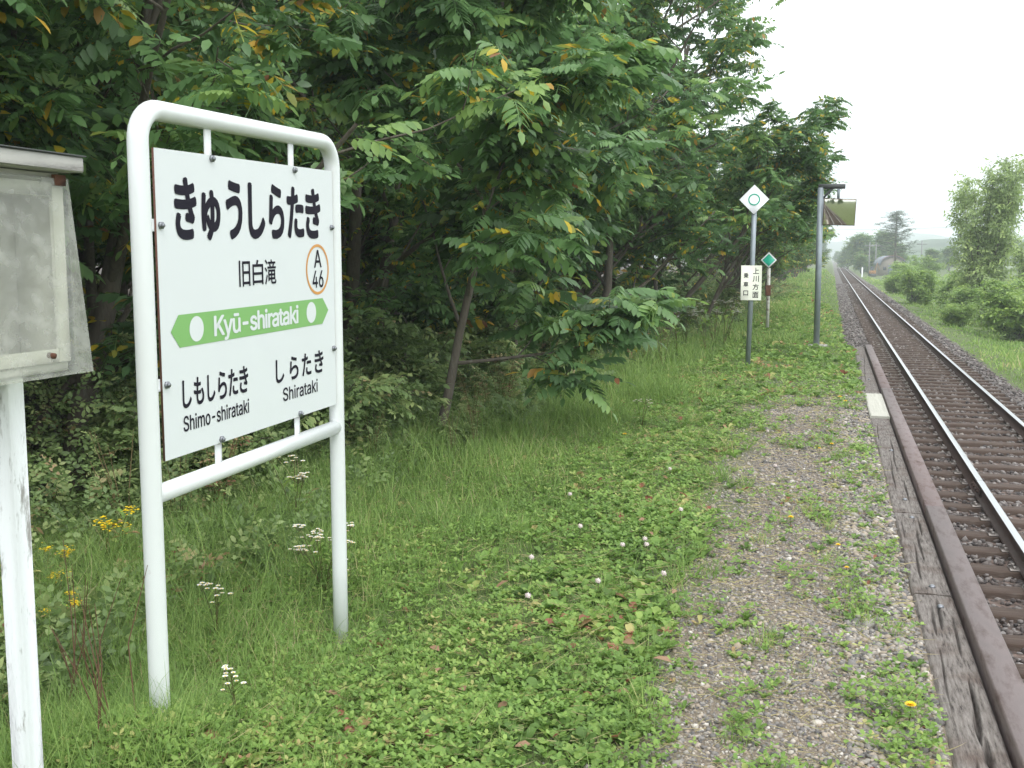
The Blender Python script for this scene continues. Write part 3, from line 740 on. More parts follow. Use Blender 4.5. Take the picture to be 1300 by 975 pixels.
for lo, hi in (((-2.049, b0, 1.360), (-2.035, b0 + .045, 1.850)), ((-2.049, b1 - .045, 1.360), (-2.035, b1, 1.850)), ((-2.049, b0 + .047, 1.360), (-2.036, b1 - .047, 1.398)), ((-2.049, b0 + .047, 1.812), (-2.036, b1 - .047, 1.850))):
    mb.box(Bx(*lo), Bx(*hi), bev=.002)
mb.build('door_frame', M['box_inside'], box)
mb = MB().box(Bx(-2.24, b0 - .08, 1.880), Bx(-1.985, 2.572, 1.920), bev=.003)
rf = mb.build('roof', M['box_wood'], box)
MB().box(Bx(-2.245, b0 - .085, 1.922), Bx(-1.98, 2.577, 1.926)).build('roof_felt', M['dark_arm'], rf)
bb((-2.036, 2.50, 1.842), (-2.024, 2.545, 1.872), 'hinge', M['rust'], .001)
# acrylic wedge cover
x0, x1t, x1b = -2.033, -2.027, -1.972
ya, yb_ = b0 - .005, b1 + .012; zt_, zb_ = 1.862, 1.332; t = .003
mb = MB()
mb.add([Bx(x1t, ya, zt_), Bx(x1t, yb_, zt_), Bx(x1b, yb_, zb_), Bx(x1b, ya, zb_)], [(0, 1, 2, 3)])
for y_ in (ya, yb_):
    mb.add([Bx(x0, y_, zt_), Bx(x1t, y_, zt_), Bx(x1b, y_, zb_), Bx(x0, y_, zb_)], [(0, 1, 2, 3)])
mb.add([Bx(x0, ya, zb_), Bx(x0, yb_, zb_), Bx(x1b, yb_, zb_), Bx(x1b, ya, zb_)], [(0, 1, 2, 3)])
mb.build('acrylic_cover', M['acrylic'], box)
mb = MB()
for y_ in (2.10, 2.40): mb.tube([Bx(-1.99, y_, 1.39), Bx(-1.970, y_, 1.388)], .008, 10)
mb.build('screw', M['rust'], box)

# ------------------------------------------------------------------ white diamond sign with boarding plate
def diamond(h, r, k=5):
    P = []
    for i in range(4):
        a = math.pi / 2 * i; c = ((h - r * 1.414) * math.cos(a), (h - r * 1.414) * math.sin(a))
        for j in range(k):
            t_ = a - math.pi / 4 + (math.pi / 2) * j / (k - 1); P.append((c[0] + r * math.cos(t_), c[1] + r * math.sin(t_)))
    return P
wd = empty('boarding_position_sign', (-1.108, 16.15, 0), R(-3))
tag(wd, 'grey pole carrying a white diamond with a thin ring above a cream plate of writing', 'sign post')
MB().tube([(-.03, 0, -.1), (0, 0, 1.3), (.012, 0, 2.40)], .037, 16).build('pole', M['galv'], wd, smooth=True)
r45 = [[.7071, 0, -.7071], [0, 1, 0], [.7071, 0, .7071]]
o = MB().box((-.150, -.0035, -.150), (.150, .0035, .150), rot=r45, at=(.012, -.0445, 2.468), bev=.002).build('diamond_plate', M['sign_white'], wd)
def flat(U, W_, y_, F): return [(a, y_, c) for a, c in zip(U, W_)], F
U, W_, F = ring(.012, 2.468, .067, .084); MB().add(*flat(U, W_, -.0500, F)).build('ring_mark', M['teal'], o)
mb = MB().box((-.150, -.050, 1.02), (.148, -.042, 1.525), bev=.003); pl = mb.build('writing_plate', M['cream'], wd)
mb = MB()
for k, c in enumerate('上川方面'):
    [mb.add(*flat(U, W_, -.0515 - e_, F)) for U, W_, F, e_ in [(q[0], q[1], q[2], float(np.max(q[3]))) for q in glyphs(c, .022, .108, 1.405 - k * .116, 1.493 - k * .116, weight=.0009)]]
for k, c in enumerate('乗車口'):
    [mb.add(*flat(U, W_, -.0515 - e_, F)) for U, W_, F, e_ in [(q[0], q[1], q[2], float(np.max(q[3]))) for q in glyphs(c, -.108, -.040, 1.345 - k * .128, 1.418 - k * .128, weight=.0009)]]
mb.build('vertical_lettering', M['ink'], pl)
for z_ in (1.15, 1.42, 2.43): MB().tube([(-.0, -.052, z_), (.0, -.052, z_)] if False else [(-.045, .0, z_), (.045, .0, z_)], .012, 8).box((-.045, -.042, z_ - .015), (.045, -.03, z_ + .015)).build('clamp', M['galv'], wd)

# ------------------------------------------------------------------ green diamond marker
gd = empty('green_diamond_marker', (-1.345, 25.0, gheight(-1.345, 25.0).item()), R(-3))
tag(gd, 'small green diamond with white border on a rust stained white post', 'marker post')
z0 = -gd.location.z
MB().tube([(0, 0, -.1), (0, 0, z0 + 1.40)], .038, 12).build('post', M['dirty_white'], gd, smooth=True)
MB().box((-.06, -.05, z0 + .78), (.055, .05, z0 + 1.02), bev=.01).build('rusty_clamp', M['rust'], gd)
o = MB().box((-.125, -.005, -.125), (.125, .005, .125), rot=r45, at=(0, -.045, z0 + 1.578), bev=.002).build('diamond_plate', M['sign_white'], gd)
MB().box((-.097, -.0012, -.097), (.097, .0012, .097), rot=r45, at=(0, -.0520, z0 + 1.578), bev=.0005).build('green_face', M['teal'], o)

# ------------------------------------------------------------------ mirror on pole
mp_ = empty('platform_mirror', (-.225, 20.75, 0))
tag(mp_, 'tall grey pole with a rectangular mirror hanging from its dark top arm', 'mirror')
MB().tube([(.005, 0, -.15), (-.008, 0, 2.90)], .055, 18).build('pole', M['galv'], mp_, smooth=True)
MB().tube([(-.05, 0, 2.925), (.42, -.02, 2.915)], .045, 12).build('arm', M['dark_arm'], mp_, smooth=True)
MB().tube([(.03, 0, 2.70), (.21, -.01, 2.90)], .02, 8).build('brace', M['dark_arm'], mp_)
MB().tube([(.305, -.01, 2.90), (.305, -.02, 2.69)], .026, 10).build('hanger', M['galv'], mp_)
MB().box((-.16, -.15, -.08), (.22, .15, .035), bev=.02).build('footing', M['concrete'], mp_)
# mirror panel, turned to the track side and tipped down
mr_ = MB().box((-.285, -.0, -.24), (.285, .025, .24), bev=.004).build('mirror_frame', M['mirror_frame'], mp_)
gx_, gz_ = np.meshgrid(np.linspace(-.272, .272, 25), np.linspace(-.227, .227, 21)); gy_ = -.003 - .022 + (gx_ ** 2 + gz_ ** 2) / (2 * 2.9)
ii = np.arange(20)[:, None] * 25 + np.arange(24)[None]
MB().add(np.stack([gx_, gy_, gz_], -1).reshape(-1, 3), np.stack([ii, ii + 1, ii + 26, ii + 25], -1).reshape(-1, 4)).build('mirror_glass', M['mirror'], mr_, smooth=True)
mr_.location = (.330, -.06, 2.455); mr_.rotation_euler = (R(5.3), R(1.5), R(6.5))

# ------------------------------------------------------------------ leaf templates
def leaflet(Lg, Wd, base, direc, normal_hint, droop=.25, fold=.25, fine=True):
    d = np.array(direc, float); d /= np.linalg.norm(d)
    s_ = np.cross(normal_hint, d); s_ /= np.linalg.norm(s_); nrm = np.cross(d, s_)
    def pt(t, w_): return base + d * Lg * t + s_ * w_ * Wd + nrm * (abs(w_) * Wd * fold) - nrm * droop * Lg * t * t
    if fine:
        V = [pt(0, 0), pt(.38, 0), pt(.74, 0), pt(1, 0), pt(.36, -.5), pt(.74, -.38), pt(.36, .5), pt(.74, .38)]
        F = [(0, 4, 1), (4, 5, 2), (4, 2, 1), (5, 3, 2), (0, 1, 6), (1, 2, 7), (1, 7, 6), (2, 3, 7)]
    else:
        V = [pt(0, 0), pt(.45, -.5), pt(1, 0), pt(.45, .5)]; F = [(0, 1, 2), (0, 2, 3)]
    return np.array(V), np.array(F)

def compound(pairs=6, fine=True, seed=0, droop=.35, width=.13, ll=.30):
    """a pinnate leaf of unit length along +x"""
    rg = np.random.default_rng(seed); Vs = []; Fs = []; n_ = 0; ids = []
    rp = lambda t: np.array([t, .03 * math.sin(3 * t + seed), .10 * math.sin(t * 2.2) - droop * t * t])
    def put(V, F):
        nonlocal n_
        Vs.append(V); Fs.append(F + n_); n_ += len(V); ids.append(np.full(len(V), len(ids)))
    for i in range(pairs):
        t = .22 + .72 * i / pairs; ln = ll * (.72 + .5 * math.sin(math.pi * (i + .8) / (pairs + .6)))
        for s_ in (-1, 1):
            a = rg.uniform(.85, 1.15)
            d = np.array([.38 + .1 * rg.uniform(-1, 1), s_ * a, -.28 - .35 * rg.random()])
            put(*leaflet(ln * rg.uniform(.85, 1.1), ln * width / .30, rp(t), d, np.array([0, 0, 1.]), .22, .15, fine))
    put(*leaflet(ll, ll * width / .30, rp(.96), np.array([1, 0, -.6]), np.array([0, 0, 1.]), .2, .15, fine))
    for i in range(3):
        t0, t1 = .0 + i * .33, (i + 1) * .33; a = rp(t0); c = rp(t1); wv = np.array([0, .008, 0])
        put(np.array([a - wv, a + wv, c + wv, c - wv]), np.array([(0, 1, 2), (0, 2, 3)]))
    return np.concatenate(Vs), np.concatenate(Fs), np.concatenate(ids)
CF = [compound(6, True, s_, droop=.25 + .12 * s_) for s_ in range(3)]
CC = [compound(5, False, s_, droop=.25 + .12 * s_, width=.15, ll=.34) for s_ in range(3)]

def spray(seed, k=7, fine=False, Lf=.34, Wf=.16):
    """a short twig with simple alternate leaves, unit length along +x"""
    rg = np.random.default_rng(seed); Vs = []; Fs = []; n_ = 0; ids = []
    for i in range(k):
        t = (i + .5) / k
        d = np.array([.6, (-1) ** i * rg.uniform(.5, 1.1), rg.uniform(-.5, .3)])
        V, F = leaflet(Lf * rg.uniform(.7, 1.1), Wf * rg.uniform(.8, 1.1), np.array([t, 0, -.15 * t * t]), d, np.array([rg.uniform(-.4, .4), rg.uniform(-.4, .4), 1.]), .2, .15, fine)
        Vs.append(V); Fs.append(F + n_); n_ += len(V); ids.append(np.full(len(V), i))
    return np.concatenate(Vs), np.concatenate(Fs), np.concatenate(ids)
SP = [spray(s_) for s_ in range(4)]
SPF = [spray(s_ + 9, 7, True) for s_ in range(3)]

# ------------------------------------------------------------------ tree generator
def nrmz(v): return v / (np.linalg.norm(v) + 1e-12)
def grow_tree(seed, H=6.5, stems=2, spread=.55, trunk_r=.11, first=.18, lean=(0, 0), levels=3, kids=(6, 5, 4), ratio=.55, upturn=.12, wig=.12, low_droop=.0, sides=6):
    rg = np.random.default_rng(seed); wood = MB(); tips = []
    def branch(p, d, Ln, r, lv):
        k = 7 if lv == 0 else (5 if lv == 1 else 4); P = [p]; D = []
        dd = d.copy()
        for i in range(k):
            dd = nrmz(dd + rg.normal(0, wig, 3) + np.array([0, 0, upturn if lv < 2 else upturn * .3]))
            D.append(dd); P.append(P[-1] + dd * Ln / k)
        rr = np.linspace(r, r * (.28 if lv < levels else .35), k + 1)
        wood.tube(P, rr, max(4, sides + 2 - 2 * lv) if lv < 3 else 3, cap=False)
        if lv >= levels:
            tips.append((P[-1], D[-1], lv)); tips.append((P[-2], D[-2], lv)); return
        nk = kids[lv]
        for j in range(nk):
            f = (first if lv == 0 else .25) + (1 - (first if lv == 0 else .25)) * (j + rg.random() * .8) / nk
            i = min(k - 1, int(f * k)); q = P[i] + (P[i + 1] - P[i]) * (f * k - i) if f < 1 else P[-1]
            az_ = rg.uniform(0, 2 * np.pi) if lv else j * 2.4 + rg.uniform(-.5, .5)
            base = D[i]; u = nrmz(np.cross(base, rg.normal(0, 1, 3))); 
            if lv == 0: u = nrmz(np.array([math.cos(az_), math.sin(az_), 0]) - base * (base @ np.array([math.cos(az_), math.sin(az_), 0])))
            ang = spread * rg.uniform(.8, 1.35) * (1.25 - .45 * f if lv == 0 else 1)
            nd = nrmz(base * math.cos(ang) + u * math.sin(ang))
            ln = Ln * ratio * rg.uniform(.75, 1.2) * (1.15 - .55 * f if lv == 0 else 1 - .3 * f)
            branch(q, nd, ln, max(.006, r * (1 - .6 * f) * .5), lv + 1)
        tips.append((P[-1], D[-1], lv))
    for s_ in range(stems):
        a = rg.uniform(0, 6.28) + s_ * 2.2; o_ = .14 * (stems > 1); tl = (.26 if stems > 1 else .0)
        branch(np.array([math.cos(a) * o_, math.sin(a) * o_, -.15]), nrmz(np.array([lean[0] + tl * math.cos(a), lean[1] + tl * math.sin(a), 1.])), H * (.62 + .2 * rg.random()) * (1 if s_ == 0 else .85), trunk_r * (1 if s_ == 0 else .8), 0)
    return wood, tips

def crown_leaves(tips, seed, temps, size, per, mb=None, yellow=.0, flatness=.5, tint_lo=0, tint_hi=.9):
    rg = np.random.default_rng(seed + 99); mb = mb or MB()
    P = []; Rz = []; Ry = []; Sz = []; T = []
    for p, d, lv in tips:
        base = rg.uniform(tint_lo, tint_hi)
        a0 = rg.uniform(0, 6.28); k = max(1, int(round(per * rg.uniform(.6, 1.3))))
        for j in range(k):
            a = a0 + j * 2.4 + rg.uniform(-.4, .4)
            P.append(p + rg.normal(0, .05, 3) - d * rg.uniform(0, .35)); Rz.append(a); Ry.append(rg.uniform(-.45, .45) * flatness * 2 - .05)
            Sz.append(size * rg.uniform(.45, 1.2)); T.append(np.clip(base + rg.normal(0, .12), .01, .90))
    P = np.array(P); Rz = np.array(Rz); Ry = np.array(Ry); Sz = np.array(Sz); T = np.array(T)
    idx = rg.integers(0, len(temps), len(P))
    for k in range(len(temps)):
        s_ = idx == k
        q = s_.sum()
        if not q: continue
        ids = temps[k][2]; m_ = ids.max() + 1
        lt = np.clip(T[s_][:, None] + rg.normal(0, .06, (q, m_)), .01, .9)
        py = np.where(rg.random(q) < yellow * 2.2, .45, yellow * .35)[:, None]
        lt = np.where(rg.random((q, m_)) < py, rg.uniform(.92, 1.0, (q, m_)), lt)
        scatter(mb, temps[k][0], temps[k][1], rotm(rg.normal(0, .35, q), Ry[s_], Rz[s_]), Sz[s_], P[s_], lt[:, ids])
    return mb

def tree_proto(name, seed, leaf_m, temps, size, per, yellow=0, flatness=.5, tint=(0, .9), clear=0, **kw):
    wood, tips = grow_tree(seed, **kw)
    root = empty(name)
    wood.build('trunk', M['bark'], root, smooth=True)
    if clear: tips = [t_ for t_ in tips if t_[0][2] > clear]
    crown_leaves(tips, seed, temps, size, per, yellow=yellow, flatness=flatness, tint_lo=tint[0], tint_hi=tint[1]).build('crown', leaf_m, root)
    return root
def place(proto, loc, rz, s, label, cat, group=None, first=False, sz=None):
    o = proto if first else copy_tree(proto)
    o.location = loc; o.rotation_euler = (0, 0, rz); o.scale = (s, s, sz or s)
    tag(o, label, cat, group); return o
def gz(x_, y_): return float(gheight(np.array([x_]), np.array([y_]))[0])
TREES = True
if TREES:
    # front row, fine leaves
    WF = M['walnut_front']; WB = M['walnut']
    G1 = 'walnut trees along the edge of the wood'
    fa = tree_proto('walnut_tree', 11, WF, CF, .40, 6.5, yellow=.045, clear=.7, H=5.8, stems=1, spread=.85, trunk_r=.048, first=.2, lean=(.12, .10), kids=(10, 5, 3), ratio=.50, upturn=.05)
    fb = tree_proto('walnut_tree', 12, WF, CF + SPF[:1], .32, 8, yellow=.05, clear=1.0, H=7.6, stems=3, spread=.80, trunk_r=.11, first=.15, kids=(8, 4, 3), ratio=.52, upturn=.06)
    fc = tree_proto('walnut_tree', 13, WF, CF + SPF[:1], .38, 6, yellow=.055, clear=1.0, H=7.8, stems=2, spread=.75, trunk_r=.11, first=.12, kids=(10, 5, 3), ratio=.50, upturn=.07)
    fd = tree_proto('walnut_tree', 17, WF, CF + SPF[:1], .30, 8.5, yellow=.04, H=7.0, stems=3, spread=.78, trunk_r=.07, first=.30, lean=(.06, 0), clear=2.5, kids=(9, 5, 3), ratio=.50, upturn=.05)
    back = [tree_proto('walnut_tree', 20 + k, WB, CC, .50, 3.6, yellow=.06, H=9.0, stems=2, spread=.75, trunk_r=.13, first=.08, kids=(11, 5, 3), ratio=.48, upturn=.08) for k in range(2)]
    used = set()
    def put(proto, x_, y_, rz, s, label, group=G1, sz=None):
        f = proto.name not in used; used.add(proto.name)
        return place(proto, (x_, y_, gz(x_, y_)), rz, s, label, 'tree', group, f, sz)
    put(fa, -3.45, 9.1, R(20), 1.0, 'slender young walnut with a thin leaning trunk right of the name board')
    put(fb, -3.95, 18.3, R(40), 1.05, 'walnut forking low into several thick stems behind the open grass')
    put(fc, -5.9, 7.2, R(10), 1.0, 'dark walnut with trunks rising directly behind the name board')
    put(fc, -5.6, 3.9, R(140), 1.0, 'walnut spreading above and behind the notice box')
    put(fb, -5.6, 12.2, R(200), .95, 'broad walnut between the slender tree and the many stemmed tree')
    put(fa, -4.1, 14.4, R(250), 1.1, 'short bright leaved walnut close to the grass')
    put(fb, -4.8, 19.4, R(290), 1.2, 'walnut with a high crown behind the many stemmed walnut')
    put(fd, -3.45, 21.8, R(70), .98, 'walnut reaching out over the platform above the white diamond sign')
    put(fd, -3.2, 27.0, R(-30), .86, 'walnut whose branch ends hang beside the mirror pole')
    put(fc, -4.3, 24.4, R(330), 1.1, 'dense walnut behind the white diamond sign')
    put(fb, -5.0, 21.0, R(100), 1.0, 'bushy walnut filling the gap left of the white diamond sign')
    put(fc, -5.0, 15.5, R(80), 1.08, 'tall walnut rising behind the short bright leaved one')
    put(fd, -3.4, 30.5, R(60), .85, 'walnut just beyond the mirror pole')
    yy = 33; k = 0
    while yy < 130:
        x_ = -2.9 - .25 * math.sin(k * 1.7) ; s_ = (.74 + .1 * math.sin(k * 2.3))
        put([fc, fb, back[0]][k % 3], x_, yy, k * 1.9, s_, 'walnut in the far receding edge of the wood beyond the mirror pole', 'walnut trees receding along the left of the line')
        yy += 3.6 + yy * .03; k += 1
    for row, (xr, y0, y1, st, s_) in enumerate(((-8.2, 1.0, 34, 3.4, 1.0), (-11.8, 0.0, 40, 3.8, 1.12), (-15.8, -2.0, 46, 4.4, 1.25), (-20.5, -6.0, 50, 5.0, 1.4))):
        yy = y0; k = row
        while yy < y1:
            put(back[k % 2], xr + math.sin(k * 2.1 + row) * .7, yy, k * 2.3 + row, s_ * (1 + .08 * math.sin(k * 3.3)), 'leafy walnut standing deep in the dark wood behind the front trees', 'walnut trees deep in the wood')
            yy += st; k += 1
    # shrubs filling the foot of the wood
    sh_ = [tree_proto('woodland_shrub', 71 + k, M['under'], SPF + CC[:1], .26, 6, H=2.0, stems=7, spread=.75, trunk_r=.02, first=.1, kids=(6, 4), levels=2, ratio=.5, upturn=.02, tint=(.15, .75)) for k in range(2)]
    for k in range(22):
        yy = 6.6 + k * 1.25 + .5 * math.sin(k * 3.1); x_ = -4.35 + .35 * math.sin(k * 1.9) + (.7 if yy > 21 else 0)
        place(sh_[k % 2], (x_, yy, gz(x_, yy) - .05), k * 1.1, .75 + .25 * math.sin(k * 2.7), 'waist high green shrub growing under the front walnut trees', 'shrub', 'shrubs at the foot of the wood', k < 2)
    # right-hand side of the line
    tr = tree_proto('young_ash_tree', 31, M['light_leaf'], SP, .60, 2.0, H=7.6, stems=5, spread=.62, trunk_r=.06, first=.06, kids=(14, 5, 2), ratio=.30, upturn=.16, flatness=.6)
    place(tr, (6.6, 55, gz(6.7, 55) ), 0, .92, 'tall light green young tree with upright branches right of the track', 'tree', None, True, sz=1.42)
    t2 = tree_proto('slim_green_tree', 33, M['light_leaf'], SP, .60, 2.0, H=6.0, stems=4, spread=.62, trunk_r=.06, first=.06, kids=(12, 5, 2), ratio=.32, upturn=.16)
    place(t2, (9.3, 58, gz(9, 58)), 1, .85, 'slim green tree at the right border behind the bushes', 'tree', None, True)
    bs = [tree_proto('leafy_bush', 41 + k, M['bush_leaf'], SPF, .40, 6, H=2.3, stems=6, spread=.7, trunk_r=.03, first=.1, kids=(6, 4), levels=2, ratio=.5, upturn=.02, tint=(.1, .9)) for k in range(3)]
    BL = [((6.5, 42.5), 1.25, 'large bright green bush at the right border beyond the track'), ((4.9, 46.0), .62, 'dark low bush leaning over the grass right of the ballast'),
          ((5.5, 52), 1.05, 'bush in front of the tall light green tree'), ((7.3, 47), 1.2, 'rounded bush behind the large bright bush'), ((4.7, 66), 1.25, 'bush with reddish leaves left of the tall light green tree'),
          ((4.5, 84), .85, 'small rounded bush beside the far line'), ((6.4, 62), 1.25, 'tall bush between the reddish bush and the tall light green tree'), ((6.4, 110), 1.5, 'bush just below the barn'), ((9.0, 52), 1.35, 'broad bush at the right border under the tall tree'), ((8.6, 116), 1.7, 'low bush beside the barn wall')]
    for k, ((x_, y_), s_, lb) in enumerate(BL):
        place(bs[k % 3], (x_, y_, gz(x_, y_) - .05), k * 1.3, s_, lb, 'bush', 'bushes right of the line', k < 3)
    far = tree_proto('round_broadleaf_tree', 51, M['walnut'], SP, 1.5, 5, H=9.5, stems=2, spread=.8, trunk_r=.2, first=.12, kids=(9, 4, 3), ratio=.5, upturn=.1)
    FL = [((5.2, 205), .88, 'large rounded tree nearest the vanishing line on the right'), ((9.0, 215), .95, 'rounded tree joined to the clump right of the vanishing line'), ((3.4, 240), .62, 'small hazy tree at the foot of the rounded clump'), ((11.5, 205), .62, 'hazy tree just left of the pine'), ((4.6, 188), .40, 'low tree in front of the rounded clump'),
          ((15.5, 190), .50, 'dark hazy tree right of the barn'), ((19.5, 200), .55, 'hazy tree well right of the barn'), ((-2.9, 330), .8, 'tiny hazy tree left of where the rails vanish'), ((2.0, 420), .6, 'tiny hazy tree where the rails vanish')]
    for k, ((x_, y_), s_, lb) in enumerate(FL):
        place(far, (x_, y_, gz(x_, y_) - .2), k * 1.7, s_, lb, 'tree', 'rounded trees in the distance', k == 0)
    for k, (x_, y_) in enumerate(((-9, -34), (12, -70), (18, -60), (9, -95), (-6, -60), (24, -75), (5, -140), (15, -120))):
        place(far, (x_, y_, gz(x_, y_)), k * 1.3, .62 + .05 * (k % 3), 'rounded tree behind the viewer, seen only in the mirror', 'tree', 'trees behind the viewer', False)
    # pine with clumped tiers
    rgp = np.random.default_rng(5); wood = MB(); wood.tube([(0, 0, -.3), (.05, 0, 4), (0, .1, 10.6)], [.22, .17, .05], 8); tips = []
    for k in range(46):
        z_ = 4.0 + 6.4 * (k / 46) ** .9; a = k * 2.4; ln = (2.7 * (1 - ((z_ - 5.6) / 6.0) ** 2 * .9 if z_ > 5.6 else 2.7 * (.5 + (z_ - 4) / 3.2)) if True else 0) * rgp.uniform(.5, 1.1)
        ln = min(2.9, max(.5, ln)); d = np.array([math.cos(a), math.sin(a), .15]); p0 = np.array([0, 0, z_]); p1 = p0 + d * ln
        wood.tube([p0, p1], [.05, .02], 4, cap=False)
        for f in np.linspace(.45, 1, 4): tips.append((p0 + (p1 - p0) * f + rgp.normal(0, .28, 3), d, 3))
    pn = empty('pine_tree', (8.3, 158, gz(8.3, 158)))
    wood.build('trunk', M['bark'], pn); crown_leaves(tips, 5, SP, .62, 8).build('crown', M['pine_leaf'], pn)
    tag(pn, 'solitary pine with a bare lower trunk rising above the barn', 'tree'); pn.scale = (.95, .95, .87)

# ------------------------------------------------------------------ grass and weeds
def blade_t(k=3, w=.5):
    """grass blade, unit height, bends to +x"""
    V = []; 
    for i in range(k):
        t = i / k; V += [(.45 * t * t, -w * (1 - t * .75), t * (1 - .12 * t)), (.45 * t * t, w * (1 - t * .75), t * (1 - .12 * t))]
    V.append((.45, 0, .88)); F = []
    for i in range(k - 1): F += [(2 * i, 2 * i + 1, 2 * i + 3), (2 * i, 2 * i + 3, 2 * i + 2)]
    F.append((2 * k - 2, 2 * k - 1, 2 * k)); return np.array(V), np.array(F)
BV, BF = blade_t()
def blades(mb, x_, y_, h, wd_, bend=1.0, tint=None, z=None):
    k = len(x_); z = gheight(x_, y_) if z is None else z
    S = np.stack([h * bend, wd_, h], 1)
    scatter(mb, BV, BF, rotm(rng.normal(0, .25, k), rng.normal(.05, .25, k), rng.uniform(0, 6.3, k)), S, np.stack([x_, y_, z - .01], 1), np.clip(tint if tint is not None else rng.beta(2, 2, k), .01, 1))

patches = [(.30, 4.05, .17), (.34, 3.7, .15), (.36, 4.45, .10), (.10, 4.5, .09), (.12, 5.75, .14), (.28, 6.3, .16), (.22, 8.6, .24), (.05, 11.0, .22), (.36, 12.2, .22), (.30, 14, .3), (.0, 7.0, .10), (.28, 9.6, .16), (-.28, 4.9, .08), (-.15, 3.3, .10), (.33, 7.6, .12), (-.3, 9.8, .2), (.1, 13.3, .2), (.2, 5.2, .09), (-.25, 3.7, .07)]
def patchy(x_, y_):
    q = np.zeros_like(x_)
    for a, c, r_ in patches: q = np.maximum(q, np.exp(-(((x_ - a) / r_) ** 2 + ((y_ - c) / (r_ * 1.9)) ** 2) * 1.2))
    return q
def density(x_, y_):
    edge = -.62 + .45 * (fbm(x_ * 0 + 3, y_ * 1.1) - .5) - .25 * sstep(6, 10, y_) 
    d = 1 - sstep(edge - .15, edge + .18, x_)
    d = np.maximum(d, sstep(12.0, 16.5, y_ + 2.2 * (fbm(x_ * 2, y_ * .8) - .5)) * .95)
    d = np.maximum(d, patchy(x_, y_) * 1.0)
    d = np.maximum(d, .40 * sstep(.42, .6, fbm(x_ * 4, y_ * 2.4)) * (1 + .8 * sstep(6, 12, y_)))
    return d
# blades
mb = MB(); N = 170000
y = ylog(N, 2.3, 30, 1.25); x = rng.uniform(-5.2, .44, N)
vis = (x / y > -.92) & (rng.random(N) < density(x, y)) & ~((x > .42) & (y < 20.7))
keepw = rng.random(N) < np.where(x < -1.5, 1, .9); vis &= keepw
x, y = x[vis], y[vis]; k = len(x)
tall = sstep(-1.2, -2.6, x + .6 * (fbm(x, y) - .5)) * (1 - .3 * sstep(8, 14, y))
h = (.045 + .135 * tall * (.5 + fbm(x * 1.5, y * 1.5)) + .22 * sstep(-2.9, -3.5, x)) * rng.uniform(.5, 1.25, k) * (1 + .012 * y) * np.where((x > -.6) & (y < 13), .55, 1)
wv = (.0016 + .00055 * y) * rng.uniform(.7, 1.3, k)
tn = .18 * ((x > -.55) & (y < 14)) + rng.beta(2, 2.6, k) * .75 + .55 * (fbm(x * 1.3, y * 1.3) - .42) + .45 * (rng.random(k) < .09)
blades(mb, x, y, h, wv, rng.uniform(.5, 1.6, k), tn)
# scattered taller tufts among the low weeds
for k in range(110):
    cy_ = ylog(1, 2.6, 14, 1.1)[0]; cx_ = rng.uniform(-2.2, -.55) if k % 4 else rng.uniform(-.4, .40); kk = 45; hh = rng.uniform(.07, .2) * (.6 if cx_ > -.5 else 1)
    a = rng.normal(cx_, .035, kk); c = rng.normal(cy_, .045, kk)
    blades(mb, np.minimum(a, .42), c, hh * rng.uniform(.5, 1.2, kk), (.0018 + .0005 * cy_) * rng.uniform(.7, 1.3, kk), rng.uniform(.8, 2.0, kk), np.clip(rng.beta(2, 2.4, kk) * .8 + rng.uniform(-.1, .35), .01, 1))
# dry straw lying over everything
N = 9000; a = rng.uniform(-3.2, .42, N); c = ylog(N, 2.5, 16, 1.2)
scatter(mb, BV, BF, rotm(rng.normal(1.45, .15, N), rng.normal(0, .2, N), rng.uniform(0, 6.3, N)), np.stack([.03 * np.ones(N), (.0016 + .0004 * c), rng.uniform(.04, .14, N)], 1), np.stack([a, c, gheight(a, c) + .012 + .035 * (a < -.7) * rng.random(N)], 1), rng.uniform(.86, 1, N))
# long grass tussocks near the wood and around the sign
for cx_, cy_, kk, hh, rr_ in ((-2.35, 10.6, 900, .42, .25), (-2.9, 9.4, 700, .40, .3), (-1.95, 12.4, 700, .45, .3), (-3.0, 4.9, 700, .40, .35), (-2.6, 3.9, 500, .32, .3), (-2.05, 2.62, 900, .24, .22), (-2.35, 2.45, 500, .28, .25), (-3.2, 4.2, 700, .42, .4), (-3.1, 6.0, 700, .4, .4), (-3.3, 7.6, 700, .4, .4), (-3.1, 12.0, 600, .5, .4), (-2.6, 14.6, 600, .5, .5), (-1.8, 2.55, 300, .18, .22), (-2.5, 17.0, 500, .5, .5)):
    a = rng.normal(cx_, rr_, kk); c = rng.normal(cy_, rr_, kk)
    blades(mb, a, c, hh * rng.uniform(.5, 1.2, kk), (.0022 + .0004 * cy_) * rng.uniform(.7, 1.3, kk), rng.uniform(.6, 1.8, kk), rng.beta(2, 2.4, kk) * .9)
tag(mb.build('grass', M['grass']), 'uneven green grass and seed stalks covering the platform beside the wood', 'grass', kind='stuff')
